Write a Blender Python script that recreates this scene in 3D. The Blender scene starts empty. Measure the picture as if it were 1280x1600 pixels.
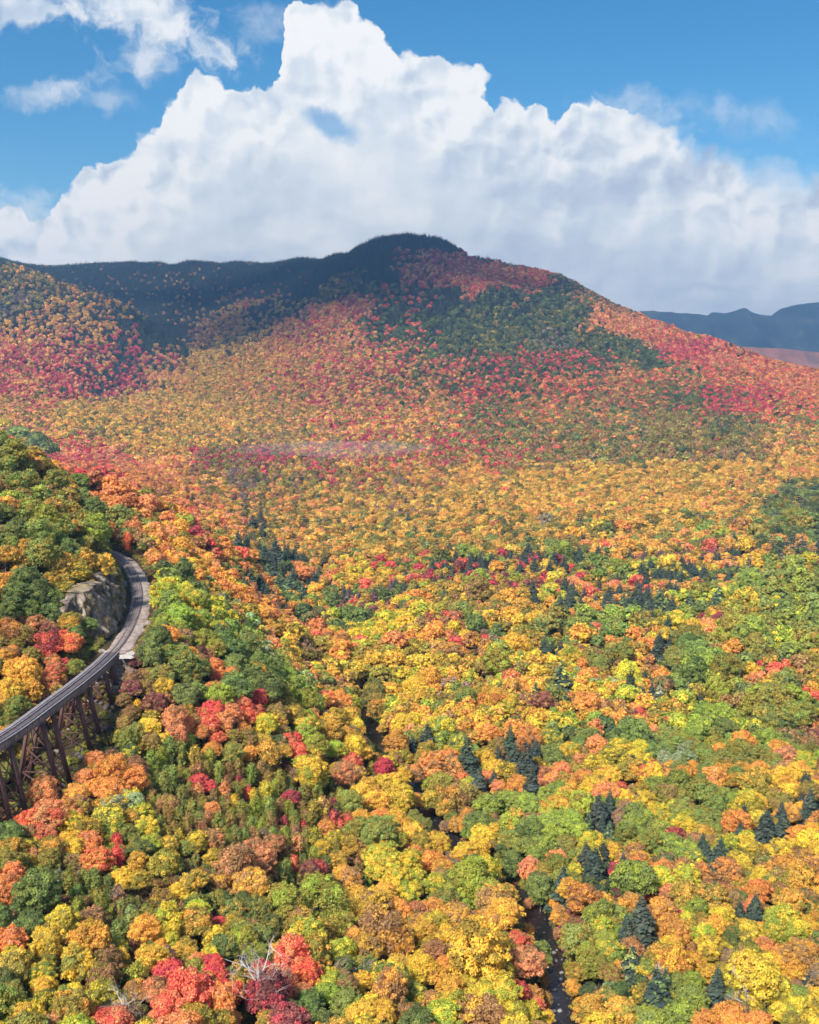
import bpy, bmesh, math, random
import numpy as np
from mathutils import Vector, Matrix

R_ = math.radians
PI = math.pi
rng = np.random.RandomState(7)
random.seed(7)
scene = bpy.context.scene
COL = scene.collection

# ------------------------------------------------------------------ camera
F_PX = 1700.0                      # focal length in photo pixels (photo 1280 x 1600)
PITCH = R_(7.7)
CP, SP = math.cos(PITCH), math.sin(PITCH)
cam_d = bpy.data.cameras.new('camera')
cam = bpy.data.objects.new('camera', cam_d)
COL.objects.link(cam)
cam.location = (0, 0, 0)
cam.rotation_euler = (PI/2 - PITCH, 0, 0)
cam_d.sensor_fit = 'VERTICAL'
cam_d.sensor_height = 36.0
cam_d.lens = 36.0 * F_PX / 1600.0
cam_d.clip_start = 1.0
cam_d.clip_end = 90000.0
scene.camera = cam

# ------------------------------------------------------------------ light
SUN_EL, SUN_AZ = R_(46), R_(-148)      # azimuth from +Y towards +X : sun stands left and a little behind the camera
sun_dir = Vector((math.cos(SUN_EL)*math.sin(SUN_AZ), math.cos(SUN_EL)*math.cos(SUN_AZ), math.sin(SUN_EL)))
sd = bpy.data.lights.new('sun', 'SUN')
sd.energy = 3.3
sd.angle = R_(9)
sd.color = (1.0, 0.93, 0.81)
sun = bpy.data.objects.new('sun', sd)
COL.objects.link(sun)
sun.rotation_euler = (-sun_dir).to_track_quat('-Z', 'Y').to_euler()

scene.view_settings.view_transform = 'Standard'
scene.view_settings.look = 'None'
scene.view_settings.exposure = 1.0
scene.view_settings.gamma = 1.0
scene.view_settings.use_curve_mapping = False
scene.render.engine = 'CYCLES'
cy = scene.cycles
cy.max_bounces = 5
cy.diffuse_bounces = 3
cy.glossy_bounces = 1
cy.transmission_bounces = 3
cy.volume_bounces = 0
cy.transparent_max_bounces = 4
cy.caustics_reflective = False
cy.caustics_refractive = False
cy.use_adaptive_sampling = True
cy.adaptive_threshold = 0.04
cy.use_denoising = True
cy.sample_clamp_indirect = 4.0

# ------------------------------------------------------------------ node helper
class NT:
    def __init__(s, tree):
        s.t = tree; s.n = tree.nodes; s.l = tree.links
    def new(s, kind, **kw):
        n = s.n.new(kind)
        for k, v in kw.items():
            setattr(n, k, v)
        return n
    def put(s, sock, v):
        if hasattr(v, 'is_output') or isinstance(v, bpy.types.NodeSocket):
            s.l.new(v, sock)
        else:
            sock.default_value = v
    def m(s, op, a, b=None, c=None, clamp=False):
        n = s.new('ShaderNodeMath', operation=op, use_clamp=clamp)
        s.put(n.inputs[0], a)
        if b is not None: s.put(n.inputs[1], b)
        if c is not None: s.put(n.inputs[2], c)
        return n.outputs[0]
    def vm(s, op, a, b=None):
        n = s.new('ShaderNodeVectorMath', operation=op)
        s.put(n.inputs[0], a)
        if b is not None:
            if op == 'SCALE': s.put(n.inputs['Scale'], b)
            else: s.put(n.inputs[1], b)
        return n.outputs[0] if op not in ('LENGTH', 'DOT_PRODUCT', 'DISTANCE') else n.outputs['Value']
    def mix(s, f, a, b, blend='MIX'):
        n = s.new('ShaderNodeMix', data_type='RGBA', blend_type=blend)
        s.put(n.inputs[0], f); s.put(n.inputs[6], a); s.put(n.inputs[7], b)
        return n.outputs[2]
    def noise(s, vec, scale, detail=4, rough=.5, dist=0.0, dim='3D', lac=2.0):
        n = s.new('ShaderNodeTexNoise', noise_dimensions=dim)
        if vec is not None: s.put(n.inputs['Vector'], vec)
        n.inputs['Scale'].default_value = scale; n.inputs['Detail'].default_value = detail
        n.inputs['Roughness'].default_value = rough; n.inputs['Distortion'].default_value = dist
        n.inputs['Lacunarity'].default_value = lac
        return n.outputs[0]
    def voro(s, vec, scale, smooth=.5, dim='3D', feature='SMOOTH_F1'):
        n = s.new('ShaderNodeTexVoronoi', voronoi_dimensions=dim, feature=feature)
        s.put(n.inputs['Vector'], vec); n.inputs['Scale'].default_value = scale
        if feature == 'SMOOTH_F1': n.inputs['Smoothness'].default_value = smooth
        return n.outputs['Distance']
    def ramp(s, f, stops, interp='LINEAR'):
        n = s.new('ShaderNodeValToRGB'); n.color_ramp.interpolation = interp
        e = n.color_ramp.elements
        while len(e) > 1: e.remove(e[-1])
        e[0].position = stops[0][0]; e[0].color = (*stops[0][1], 1)
        for p, c in stops[1:]:
            x = e.new(p); x.color = (*c, 1)
        s.put(n.inputs[0], f)
        return n.outputs[0]
    def smooth(s, v, lo, hi):
        n = s.new('ShaderNodeMapRange', interpolation_type='SMOOTHSTEP')
        s.put(n.inputs[0], v); n.inputs[1].default_value = lo; n.inputs[2].default_value = hi
        n.inputs[3].default_value = 0; n.inputs[4].default_value = 1
        return n.outputs[0]
    def curve(s, v, pts, lo, hi):
        """float curve: pts (x, y) with x, y already in 0..1 of [lo, hi]"""
        n = s.new('ShaderNodeFloatCurve')
        c = n.mapping.curves[0]
        while len(c.points) < len(pts): c.points.new(0.5, 0.5)
        for p, (x, y) in zip(c.points, pts):
            p.location = (x, y); p.handle_type = 'AUTO_CLAMPED'
        n.mapping.update()
        s.put(n.inputs['Value'], v)
        return n.outputs[0]

def srgb(r, g, b, k=1.0):
    def f(c):
        c /= 255.0
        return (c/12.92 if c <= .04045 else ((c+.055)/1.055)**2.4)*k
    return (f(r), f(g), f(b))

# ------------------------------------------------------------------ world : Nishita sky with a bank of cumulus laid over it by direction
world = bpy.data.worlds.new('World')
scene.world = world
world.use_nodes = True
W = NT(world.node_tree)
W.n.clear()
sky = W.new('ShaderNodeTexSky')
sky.sky_type = 'NISHITA'
sky.sun_disc = False
sky.sun_elevation = SUN_EL
sky.sun_rotation = SUN_AZ
sky.altitude = 500
sky.air_density = 1.0
sky.dust_density = 0.4
sky.ozone_density = 3.0
tc = W.new('ShaderNodeTexCoord')
sep = W.new('ShaderNodeSeparateXYZ'); W.l.new(tc.outputs['Generated'], sep.inputs[0])
X, Y, Z = sep.outputs
def az_of(px, py):
    """tangent of azimuth and of elevation of a point of the photo"""
    v = (py-800)/F_PX; u = (px-640)/F_PX
    w = CP - v*SP
    return u/w, -(v*CP+SP)/w
# azimuth (radians from +Y, clockwise) and elevation tangent
az = W.m('ARCTAN2', X, Y)
hor = W.m('SQRT', W.m('ADD', W.m('MULTIPLY', X, X), W.m('MULTIPLY', Y, Y)))
el = W.m('DIVIDE', Z, W.m('MAXIMUM', hor, 0.05))
TOP = [(-420,330),(-300,300),(-200,345),(-100,352),(-40,322),(20,318),(62,345),(80,322),(95,278),(130,262),(175,250),(205,238),(216,212),(248,204),(262,182),(284,150),(292,128),(340,99),(372,110),(402,116),(432,124),(440,60),(446,14),(462,2),(500,6),(542,22),(582,38),(622,58),(690,88),(742,118),(764,158),(782,166),(794,146),(830,138),(850,160),(866,172),(876,156),(902,141),(958,150),(993,168),(1040,184),(1082,196),(1108,226),(1182,236),(1280,256),(1400,280),(1550,240),(1700,300)]
lo_az, hi_az, hi_el = -0.62, 0.62, 0.36
pts = []
for px, py in TOP:
    u, v = az_of(px, py)
    a = math.atan(u); e = v*math.cos(a)
    pts.append(((a-lo_az)/(hi_az-lo_az), max(0, e/hi_el)))
pts = [(0.0, .2)] + [p for p in pts if 0.01 < p[0] < .99] + [(1.0, .2)]
# warped coordinates give the cauliflower edge
comb = W.new('ShaderNodeCombineXYZ'); W.l.new(az, comb.inputs[0]); W.l.new(el, comb.inputs[1])
P = comb.outputs[0]
wn = W.new('ShaderNodeTexNoise', noise_dimensions='2D'); W.l.new(P, wn.inputs['Vector'])
wn.inputs['Scale'].default_value = 26; wn.inputs['Detail'].default_value = 5; wn.inputs['Roughness'].default_value = .6
warp = W.vm('SCALE', W.vm('SUBTRACT', wn.outputs['Color'], (0.5, 0.5, 0.5)), 0.028)
PW = W.vm('ADD', P, warp)
sw = W.new('ShaderNodeSeparateXYZ'); W.l.new(PW, sw.inputs[0])
azn = W.m('DIVIDE', W.m('SUBTRACT', sw.outputs[0], lo_az), hi_az-lo_az)
topc = W.m('MULTIPLY', W.curve(azn, pts, 0, 1), hi_el)
edge = W.m('SUBTRACT', topc, sw.outputs[1])                 # > 0 inside the bank
def puff(vec, sc):                                          # rounded puffs, 1 in the middle
    return W.m('SUBTRACT', 1.0, W.voro(vec, sc, .35, '2D'))
p1, p2, p3 = puff(PW, 16), puff(PW, 36), puff(PW, 80)
lump = W.m('ADD', W.m('MULTIPLY', W.m('SUBTRACT', p1, .62), .030), W.m('ADD', W.m('MULTIPLY', W.m('SUBTRACT', p2, .62), .020), W.m('MULTIPLY', W.m('SUBTRACT', p3, .6), .009)))
# a gap of blue inside the bank
def blob(px, py, rx, ry, ang=0):
    u, v = az_of(px, py); a = math.atan(u); e = v*math.cos(a)
    dx = W.m('SUBTRACT', sw.outputs[0], a); dy = W.m('SUBTRACT', sw.outputs[1], e)
    ca, sa = math.cos(ang), math.sin(ang)
    x2 = W.m('ADD', W.m('MULTIPLY', dx, ca), W.m('MULTIPLY', dy, sa))
    y2 = W.m('SUBTRACT', W.m('MULTIPLY', dy, ca), W.m('MULTIPLY', dx, sa))
    x2 = W.m('DIVIDE', x2, rx/F_PX); y2 = W.m('DIVIDE', y2, ry/F_PX)
    return W.m('SQRT', W.m('ADD', W.m('MULTIPLY', x2, x2), W.m('MULTIPLY', y2, y2)))
gap = W.m('SUBTRACT', 1.0, W.smooth(blob(520, 200, 52, 26, R_(-25)), .35, 1.15))
edge2 = W.m('ADD', edge, lump)
# soft edge to the right and low, crisp edge upper left
softness = W.m('ADD', .0065, W.m('MULTIPLY', W.smooth(az, .16, .30), .028))
dens = W.m('DIVIDE', W.m('ADD', edge2, .001), softness)
dens = W.smooth(dens, 0.0, 1.0)
dens = W.m('MULTIPLY', dens, W.m('SUBTRACT', 1.0, W.m('MULTIPLY', gap, .75)))
# wispy thinner clouds upper left and faint veils
n_w = W.noise(PW, 9, 6, .62, .3, '2D')
n_f = W.noise(PW, 40, 5, .6, .2, '2D')
def wisp(px, py, rx, ry, ang, lo, hi, k):
    b = blob(px, py, rx, ry, ang)
    f = W.m('SUBTRACT', 1.0, W.m('ADD', b, W.m('MULTIPLY', W.m('SUBTRACT', .5, W.m('ADD', W.m('MULTIPLY', n_w, .5), W.m('MULTIPLY', n_f, .5))), 3.2)))
    return W.m('MULTIPLY', W.smooth(f, lo, hi), k)
wisps = [wisp(255, 30, 150, 62, R_(-12), -.1, .75, .9), wisp(232, 82, 60, 40, R_(-60), -.1, .8, .7), wisp(80, 140, 85, 28, R_(18), -.05, .9, .62), wisp(165, 152, 50, 24, 0, -.05, .9, .35),
         wisp(20, 12, 75, 32, R_(0), -.05, .7, .8), wisp(400, 40, 90, 50, R_(10), .0, 1.2, .4), wisp(1140, 180, 130, 40, R_(-14), .0, 1.3, .38), wisp(1000, 175, 90, 40, R_(0), .0, 1.2, .5), wisp(30, 330, 90, 60, 0, .0, .9, .5)]
ws = wisps[0]
for w_ in wisps[1:]: ws = W.m('MAXIMUM', ws, w_)
# scattered cloud in every other direction, so the sky goes on behind the camera
away = W.smooth(W.m('ABSOLUTE', az), .50, .75)
n_all = W.noise(tc.outputs['Generated'], 2.6, 7, .58, .25)
other = W.m('MULTIPLY', W.smooth(n_all, .50, .60), away)
high = W.m('MULTIPLY', W.m('MULTIPLY', W.smooth(n_all, .55, .68), W.smooth(el, .40, .6)), W.m('SUBTRACT', 1.0, away))
low = W.m('MULTIPLY', away, W.m('SUBTRACT', 1.0, W.smooth(el, .02, .2)))
inview = W.m('SUBTRACT', 1.0, away)
dens_all = W.m('MAXIMUM', W.m('MAXIMUM', W.m('MULTIPLY', dens, inview), W.m('MULTIPLY', ws, inview)), W.m('MAXIMUM', W.m('MAXIMUM', other, low), high), clamp=True)
# modelling of the cloud body
off = W.vm('ADD', PW, (-.0075, .0095, 0))
rel = W.m('ADD', W.m('MULTIPLY', W.m('SUBTRACT', puff(PW, 16), puff(off, 16)), 1.9), W.m('ADD', W.m('MULTIPLY', W.m('SUBTRACT', p2, puff(off, 36)), 1.1), W.m('MULTIPLY', W.m('SUBTRACT', p3, puff(off, 80)), .55)))
depth = W.smooth(edge2, .0, .13)                             # 0 at the crest, 1 deep in the body
PS = W.vm('MULTIPLY', PW, (1.0, 2.5, 1.0))
big = W.noise(PS, 6.0, 6, .56, .3, '2D')
big2 = W.noise(PS, 14, 5, .6, .5, '2D')
base_l = W.m('SUBTRACT', W.m('ADD', .97, W.m('MULTIPLY', W.m('SUBTRACT', big, .5), W.m('ADD', .20, W.m('MULTIPLY', depth, .95)))), W.m('MULTIPLY', depth, .31))
base_l = W.m('ADD', base_l, W.m('MULTIPLY', W.m('SUBTRACT', big2, .5), .26))
base_l = W.m('SUBTRACT', base_l, W.m('MULTIPLY', W.smooth(az, .02, .30), .16))
base_l = W.m('ADD', base_l, W.m('MULTIPLY', W.m('SUBTRACT', 1.0, W.smooth(el, .02, .15)), .30))
base_l = W.m('ADD', base_l, W.m('MULTIPLY', W.m('SUBTRACT', 1.0, W.smooth(blob(895, 168, 125, 34, 0), .3, 1.2)), .16))
base_l = W.m('SUBTRACT', base_l, W.m('MULTIPLY', W.m('SUBTRACT', 1.0, W.smooth(blob(900, 262, 290, 70, R_(-8)), .2, 1.3)), .17))
relk = W.m('SUBTRACT', 1.0, W.m('MULTIPLY', depth, .80))
lum = W.m('SUBTRACT', base_l, W.m('MULTIPLY', W.m('MULTIPLY', rel, relk), .62), clamp=True)
ccol = W.ramp(lum, [(0.0, srgb(184, 198, 220)), (.42, srgb(208, 219, 234)), (.66, srgb(228, 236, 244)), (.84, srgb(243, 247, 250)), (1.0, srgb(255, 255, 255))])
skyc = W.new('ShaderNodeHueSaturation'); W.l.new(sky.outputs[0], skyc.inputs['Color'])
skyc.inputs['Hue'].default_value = .492
skyc.inputs['Saturation'].default_value = 1.36; skyc.inputs['Value'].default_value = 1.0
skys = W.vm('SCALE', skyc.outputs[0], 0.066)
mixc = W.mix(dens_all, skys, W.vm('SCALE', ccol, 0.52))
bg = W.new('ShaderNodeBackground'); W.l.new(mixc, bg.inputs[0]); bg.inputs[1].default_value = 1.0
wo = W.new('ShaderNodeOutputWorld'); W.l.new(bg.outputs[0], wo.inputs[0])
world.cycles.sampling_method = 'MANUAL'
world.cycles.sample_map_resolution = 512

# ------------------------------------------------------------------ land
def slope_of(py):
    """downward slope of the sight line through photo row py"""
    v = (np.asarray(py, float)-800)/F_PX
    return (v*CP+SP)/(CP-v*SP)
def project(x, y, z):
    dep = y*CP - z*SP
    return 640+F_PX*x/dep, 800-F_PX*(y*SP+z*CP)/dep, dep

CTRL = np.array([
 # creek bed
 (30,120,-108),(25,172,-112),(14,235,-120),(10,269,-124),(-11,358,-131),(-20,418,-135),(-50,525,-139),(-84,650,-143),(-117,818,-145),(-167,1000,-146),(-197,1108,-147),(-240,1300,-146),
 # slope between the railway and the creek
 (-60,290,-84),(-40,290,-98),(-20,290,-111),(-2,290,-121),(-70,350,-83),(-52,350,-96),(-32,350,-112),(-98,420,-80),(-76,420,-94),(-50,420,-114),(-35,420,-127),
 (-150,500,-71),(-118,500,-86),(-88,500,-104),(-68,505,-122),(-121,600,-92),(-92,600,-115),(-78,600,-132),(-170,650,-84),(-200,600,-68),(-250,700,-72),(-150,800,-126),(-185,800,-112),(-250,820,-92),(-330,820,-80),
 (-230,1000,-120),(-270,1000,-108),(-400,1000,-92),(-300,1300,-130),(-500,1300,-112),(-240,1150,-134),(-330,1150,-118),
 # spur above the cutting
 (-162,430,-35),(-146,430,-43),(-128,450,-66),(-126,425,-62),(-140,380,-49),(-118,310,-55),(-140,370,-45),(-112,350,-58),(-104,325,-63),(-107,370,-66),(-134,395,-53),(-180,380,-28),(-200,450,-24),(-180,520,-48),(-220,520,-44),
 (-107,280,-69),(-120,280,-62),(-150,300,-46),(-99,262,-79),(-110,240,-81),(-88,258,-85),(-93,290,-76),(-130,250,-70),(-105,222,-91),(-140,215,-82),(-180,230,-66),(-180,300,-40),(-230,350,-20),
 # ravine under the trestle and its fan
 (-84,206,-94),(-79,222,-94),(-78,238,-92),(-77,252,-88.5),(-76,264,-86),(-76,274,-82),(-76,283,-76.5),(-60,225,-98),(-60,250,-95),(-55,270,-91),(-40,225,-104),(-20,222,-112),(0,225,-118),(-37,250,-105),(-20,255,-113),
 (-47,185,-99),(-71,200,-96.5),(-80,175,-93),(-95,190,-93),(-110,160,-92),(-55,145,-96),(-90,140,-92),(-25,150,-101),(0,150,-106),(0,185,-110),(-25,185,-105),(-60,100,-92),(0,100,-101),(60,100,-101),(150,120,-99),(-150,170,-84),(-200,120,-76),
 # the floor right of the creek
 (45,172,-109),(60,200,-111),(100,200,-109),(150,220,-110),(40,269,-119),(80,270,-117),(120,300,-118),(180,300,-116),(15,358,-126),(60,358,-124),(200,360,-122),(30,430,-129),(80,400,-127),(102,446,-137),(111,400,-134),(136,353,-130),(160,320,-124),(160,400,-124),(200,420,-123),(60,470,-131),(130,470,-131),
 (0,530,-134),(100,560,-134),(220,560,-127),(320,560,-122),(0,650,-141),(150,650,-137),(300,650,-130),(-30,800,-144),(150,800,-141),(350,800,-132),(0,1000,-145),(300,1000,-141),(500,1000,-134),(450,700,-124),(0,1300,-147),(400,1300,-144),(700,1300,-138),(800,900,-120),(0,1600,-146),(500,1600,-140),(-500,1600,-110),(900,1600,-130)], float)
S_ = 200.0
def _U(r2): return np.where(r2 > 1e-12, 0.5*r2*np.log(np.maximum(r2, 1e-12)), 0.0)
def _fit():
    P = CTRL[:, :2]/S_; n = len(P)
    d2 = ((P[:, None]-P[None])**2).sum(-1)
    K = _U(d2) + np.eye(n)*0.004
    T = np.c_[np.ones(n), P]
    A = np.zeros((n+3, n+3)); A[:n, :n] = K; A[:n, n:] = T; A[n:, :n] = T.T
    return np.linalg.solve(A, np.r_[CTRL[:, 2], 0, 0, 0])
_w = _fit()
def tps(x, y):
    x = np.clip(x, -480, 900)/S_; y = np.clip(y, 80, 1600)/S_
    out = _w[-3] + _w[-2]*x + _w[-1]*y
    for i in range(len(CTRL)):
        out = out + _w[i]*_U((x-CTRL[i, 0]/S_)**2+(y-CTRL[i, 1]/S_)**2)
    return out

def vnoise(x, y, seed=0):
    """smooth value noise"""
    xi = np.floor(x).astype(np.int64); yi = np.floor(y).astype(np.int64)
    fx = x-xi; fy = y-yi
    fx = fx*fx*(3-2*fx); fy = fy*fy*(3-2*fy)
    def h(a, b):
        n = (a*374761393 + b*668265263 + seed*974634777) & 0x7fffffff
        n = ((n ^ (n >> 13))*1274126177) & 0x7fffffff
        return ((n ^ (n >> 16)) & 0xffff)/65535.0
    return (h(xi, yi)*(1-fx)+h(xi+1, yi)*fx)*(1-fy)+(h(xi, yi+1)*(1-fx)+h(xi+1, yi+1)*fx)*fy
def fbm(x, y, oct=4, seed=0):
    s = 0; a = .5
    for k in range(oct):
        s = s+a*vnoise(x*2**k, y*2**k, seed+k*17); a *= .5
    return s/(1-.5**oct)

# mountains : per column of the view, the row at which the forest stands at each distance
MCOL = {
 -400: [(1200,735),(1500,690),(1800,640),(2200,570),(2600,490),(3100,390),(3600,420),(4200,400),(4800,385),(6000,520)],
 -100: [(1200,742),(1500,705),(1800,660),(2200,590),(2600,500),(3100,385),(3500,420),(4200,405),(4800,390),(6000,520)],
 0:    [(1200,745),(1500,708),(1800,664),(2200,600),(2600,505),(3080,402),(3400,450),(3600,450),(4200,412),(4800,397),(6000,520)],
 60:   [(1200,745),(1500,708),(1850,660),(2250,600),(2600,520),(3050,425),(3350,470),(3600,470),(4200,418),(4800,403),(6000,520)],
 130:  [(1200,746),(1500,710),(1900,650),(2250,608),(2600,545),(3000,454),(3300,500),(3500,495),(4200,425),(4800,411),(6000,520)],
 200:  [(1200,747),(1500,712),(1900,655),(2200,622),(2350,612),(2650,560),(2950,474),(3200,515),(3400,510),(4200,430),(4800,402),(6000,520)],
 260:  [(1200,748),(1500,713),(1900,660),(2350,598),(2480,592),(2700,560),(2900,506),(3100,535),(3400,518),(4200,436),(4800,400),(6000,520)],
 310:  [(1200,748),(1500,714),(1900,662),(2500,578),(2650,574),(2850,552),(3000,545),(3300,528),(4200,440),(4750,402),(6000,520)],
 400:  [(1200,748),(1500,714),(1900,662),(2400,588),(2900,524),(3050,522),(3400,500),(4000,440),(4600,404),(6000,520)],
 450:  [(1200,748),(1500,712),(1900,658),(2400,578),(2900,500),(3200,480),(3500,462),(4000,425),(4500,401),(6000,510)],
 490:  [(1200,748),(1500,710),(1900,652),(2400,566),(2900,480),(3200,446),(3500,425),(4000,410),(4400,403),(6000,500)],
 520:  [(1200,747),(1500,709),(1900,648),(2400,558),(2900,466),(3200,421),(3500,392),(4200,398),(6000,490)],
 560:  [(1200,747),(1500,708),(1900,643),(2400,548),(2900,456),(3200,408),(3500,379),(3900,398),(6000,500)],
 600:  [(1200,746),(1500,706),(1900,638),(2400,540),(2900,446),(3200,398),(3500,369),(3900,390),(6000,520)],
 632:  [(1200,746),(1500,704),(1900,634),(2400,536),(2900,442),(3200,398),(3480,367),(3900,386),(6000,530)],
 680:  [(1200,745),(1500,702),(1900,630),(2400,532),(2900,438),(3200,398),(3450,371),(3900,396),(6000,540)],
 740:  [(1200,744),(1500,700),(1900,628),(2400,532),(2850,446),(3150,410),(3380,389),(3900,420),(6000,560)],
 800:  [(1200,744),(1500,697),(1900,626),(2400,534),(2800,460),(3080,430),(3280,411),(3800,450),(6000,570)],
 900:  [(1200,742),(1500,693),(1900,624),(2300,552),(2700,480),(2950,449),(3120,434),(3700,480),(6000,580)],
 1020: [(1200,740),(1500,690),(1900,626),(2300,565),(2600,518),(2850,487),(3400,520),(6000,590)],
 1100: [(1200,738),(1500,688),(1900,628),(2300,572),(2500,543),(2700,514),(3300,545),(6000,590)],
 1200: [(1200,736),(1450,694),(1800,642),(2150,596),(2500,549),(3100,575),(6000,595)],
 1290: [(1200,734),(1450,690),(1750,650),(2050,610),(2350,573),(3000,590),(6000,595)],
 1420: [(1200,730),(1450,694),(1750,660),(2050,630),(2300,608),(3000,600),(6000,595)],
 1700: [(1200,728),(1450,700),(1750,672),(2050,650),(2300,640),(3000,610),(6000,595)],
}
YS = np.geomspace(60, 6000, 620)
US = np.linspace(-0.80, 0.80, 400)
_cols = sorted(MCOL)
_cu = np.array([az_of(c, 560)[0] for c in _cols])
_tab = np.array([np.interp(YS, [p[0] for p in MCOL[c]], [p[1] for p in MCOL[c]]) for c in _cols])     # row at each distance
_tabu = np.empty((len(YS), len(US)))
for j in range(len(YS)):
    _tabu[j] = np.interp(US, _cu, _tab[:, j])
def gblur(a, s0, s1):
    for ax, s in ((0, s0), (1, s1)):
        r = int(3*s)+1; k = np.exp(-.5*(np.arange(-r, r+1)/s)**2); k /= k.sum()
        p = np.concatenate([np.repeat(a.take([0], ax), r, ax), a, np.repeat(a.take([-1], ax), r, ax)], ax)
        a = sum(k[i]*p.take(range(i, i+a.shape[ax]), ax) for i in range(2*r+1))
    return a
CANOPY = 8.0
_pyb = gblur(_tabu, 1.7, 2.0)
ZM = -slope_of(_pyb)*YS[:, None] - CANOPY
XX = US[None]*YS[:, None]; YY = np.repeat(YS[:, None], len(US), 1)
ZN = tps(XX, YY)
_b = np.clip((YY-1150)/350, 0, 1); _b = _b*_b*(3-2*_b)
_am = np.clip((YY-1500)/1200, 0, 1)
_rid = np.abs(fbm(XX/420, YY/900, 4, 5)*2-1)
ZG = ZN*(1-_b)+ZM*_b + _am*(fbm(XX/300, YY/300, 4, 9)-.5)*30 - _am*(1-_rid)**3*40 + _am*13
ZG += (fbm(XX/22, YY/22, 3, 3)-.5)*2.4*np.clip((YY-100)/200, 0.4, 1)
_ly0, _dly = math.log(YS[0]), math.log(YS[1]/YS[0])
def hgrid(x, y):
    x = np.asarray(x, float); y = np.maximum(np.asarray(y, float), YS[0])
    j = np.clip((np.log(y)-_ly0)/_dly, 0, len(YS)-1.001); i = np.clip((x/y-US[0])/(US[1]-US[0]), 0, len(US)-1.001)
    j0 = j.astype(int); i0 = i.astype(int); fj = j-j0; fi = i-i0
    return (ZG[j0, i0]*(1-fi)+ZG[j0, i0+1]*fi)*(1-fj)+(ZG[j0+1, i0]*(1-fi)+ZG[j0+1, i0+1]*fi)*fj

# railway centre line (plan), level at DECK
DECK = -75.0
def catmull(pts, step):
    pts = np.array(pts, float); out = []
    for i in range(1, len(pts)-2):
        p0, p1, p2, p3 = pts[i-1:i+3]
        n = max(2, int(np.linalg.norm(p2-p1)/step))
        for k in range(n):
            t = k/n
            out.append(.5*((2*p1)+(-p0+p2)*t+(2*p0-5*p1+4*p2-p3)*t*t+(-p0+3*p1-3*p2+p3)*t**3))
    out.append(pts[-2]); return np.array(out)
def on_level(px, py, z):
    u = (px-640)/F_PX; v = (py-800)/F_PX
    d = z/-(v*CP+SP); return np.array([u*d, (CP-v*SP)*d])
TRK_PX = [(0,1158),(52,1116),(100,1084),(148,1046),(178,1020),(198,992),(210,966),(218,938),(216,912),(206,890),(194,874)]
_tp = [on_level(px, py, DECK) for px, py in TRK_PX]
_tp = [np.array((-150., 60.)), np.array((-124., 110.)), np.array((-102., 155.))] + _tp
_d = _tp[-1]-_tp[-2]; _d /= np.linalg.norm(_d)
_l = np.array((-_d[1], _d[0]))
_tp += [_tp[-1]+_d*26+_l*5, _tp[-1]+_d*50+_l*16, _tp[-1]+_d*74+_l*34]
TRK = catmull(_tp, 2.0)
# light smoothing so the curve is one sweep
for _ in range(60):
    TRK[1:-1] = TRK[1:-1]*.5+(TRK[:-2]+TRK[2:])*.25
_seg = np.r_[0, np.cumsum(np.linalg.norm(np.diff(TRK, axis=0), axis=1))]
LEN = _seg[-1]
def trk(s, off=0.0):
    """point and unit direction at arc length s, off metres to the right"""
    s = np.asarray(s, float)
    x = np.interp(s, _seg, TRK[:, 0]); y = np.interp(s, _seg, TRK[:, 1])
    x2 = np.interp(s+1, _seg, TRK[:, 0]); y2 = np.interp(s+1, _seg, TRK[:, 1]); x1 = np.interp(s-1, _seg, TRK[:, 0]); y1 = np.interp(s-1, _seg, TRK[:, 1])
    dx, dy = x2-x1, y2-y1; L = np.hypot(dx, dy)+1e-9; dx /= L; dy /= L
    return x+dy*off, y-dx*off, dx, dy
def near_line(x, y, line, zline=None):
    """distance, index and side (+ right) of points to a polyline"""
    x = np.asarray(x, float); sh = x.shape; x = x.ravel(); y = np.asarray(y, float).ravel()
    best = np.full(x.shape, 1e9); idx = np.zeros(x.shape); side = np.ones(x.shape)
    for i in range(len(line)-1):
        a, b = line[i], line[i+1]; d = b-a; L2 = d@d
        t = np.clip(((x-a[0])*d[0]+(y-a[1])*d[1])/L2, 0, 1)
        qx = a[0]+t*d[0]; qy = a[1]+t*d[1]
        r = np.hypot(x-qx, y-qy); m = r < best
        best[m] = r[m]; idx[m] = (i+t)[m]; side[m] = np.sign(d[1]*(x-qx)-d[0]*(y-qy))[m]
    return best.reshape(sh), idx.reshape(sh), side.reshape(sh)
S_END = float(np.interp(279.0, TRK[:, 1], _seg))          # where the trestle meets the land
_ck = [tuple(on_level(px, py, z)) for px, py, z in ((884,1640,-110),(872,1590,-111),(864,1530,-113),(858,1480,-115),(838,1430,-117),(800,1385,-119),(745,1345,-121),(702,1308,-122),(668,1268,-124),(632,1218,-126),(592,1165,-129),(568,1110,-132))]
CREEK = catmull([(60,60),(48,110)]+_ck+[(-20,440),(-34,470),(-50,525),(-84,650),(-117,818),(-167,1000),(-197,1108)], 6)
TRIB = catmull([(190,290),(160,320),(136,353),(111,400),(102,446),(96,500),(80,560)], 6)
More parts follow.
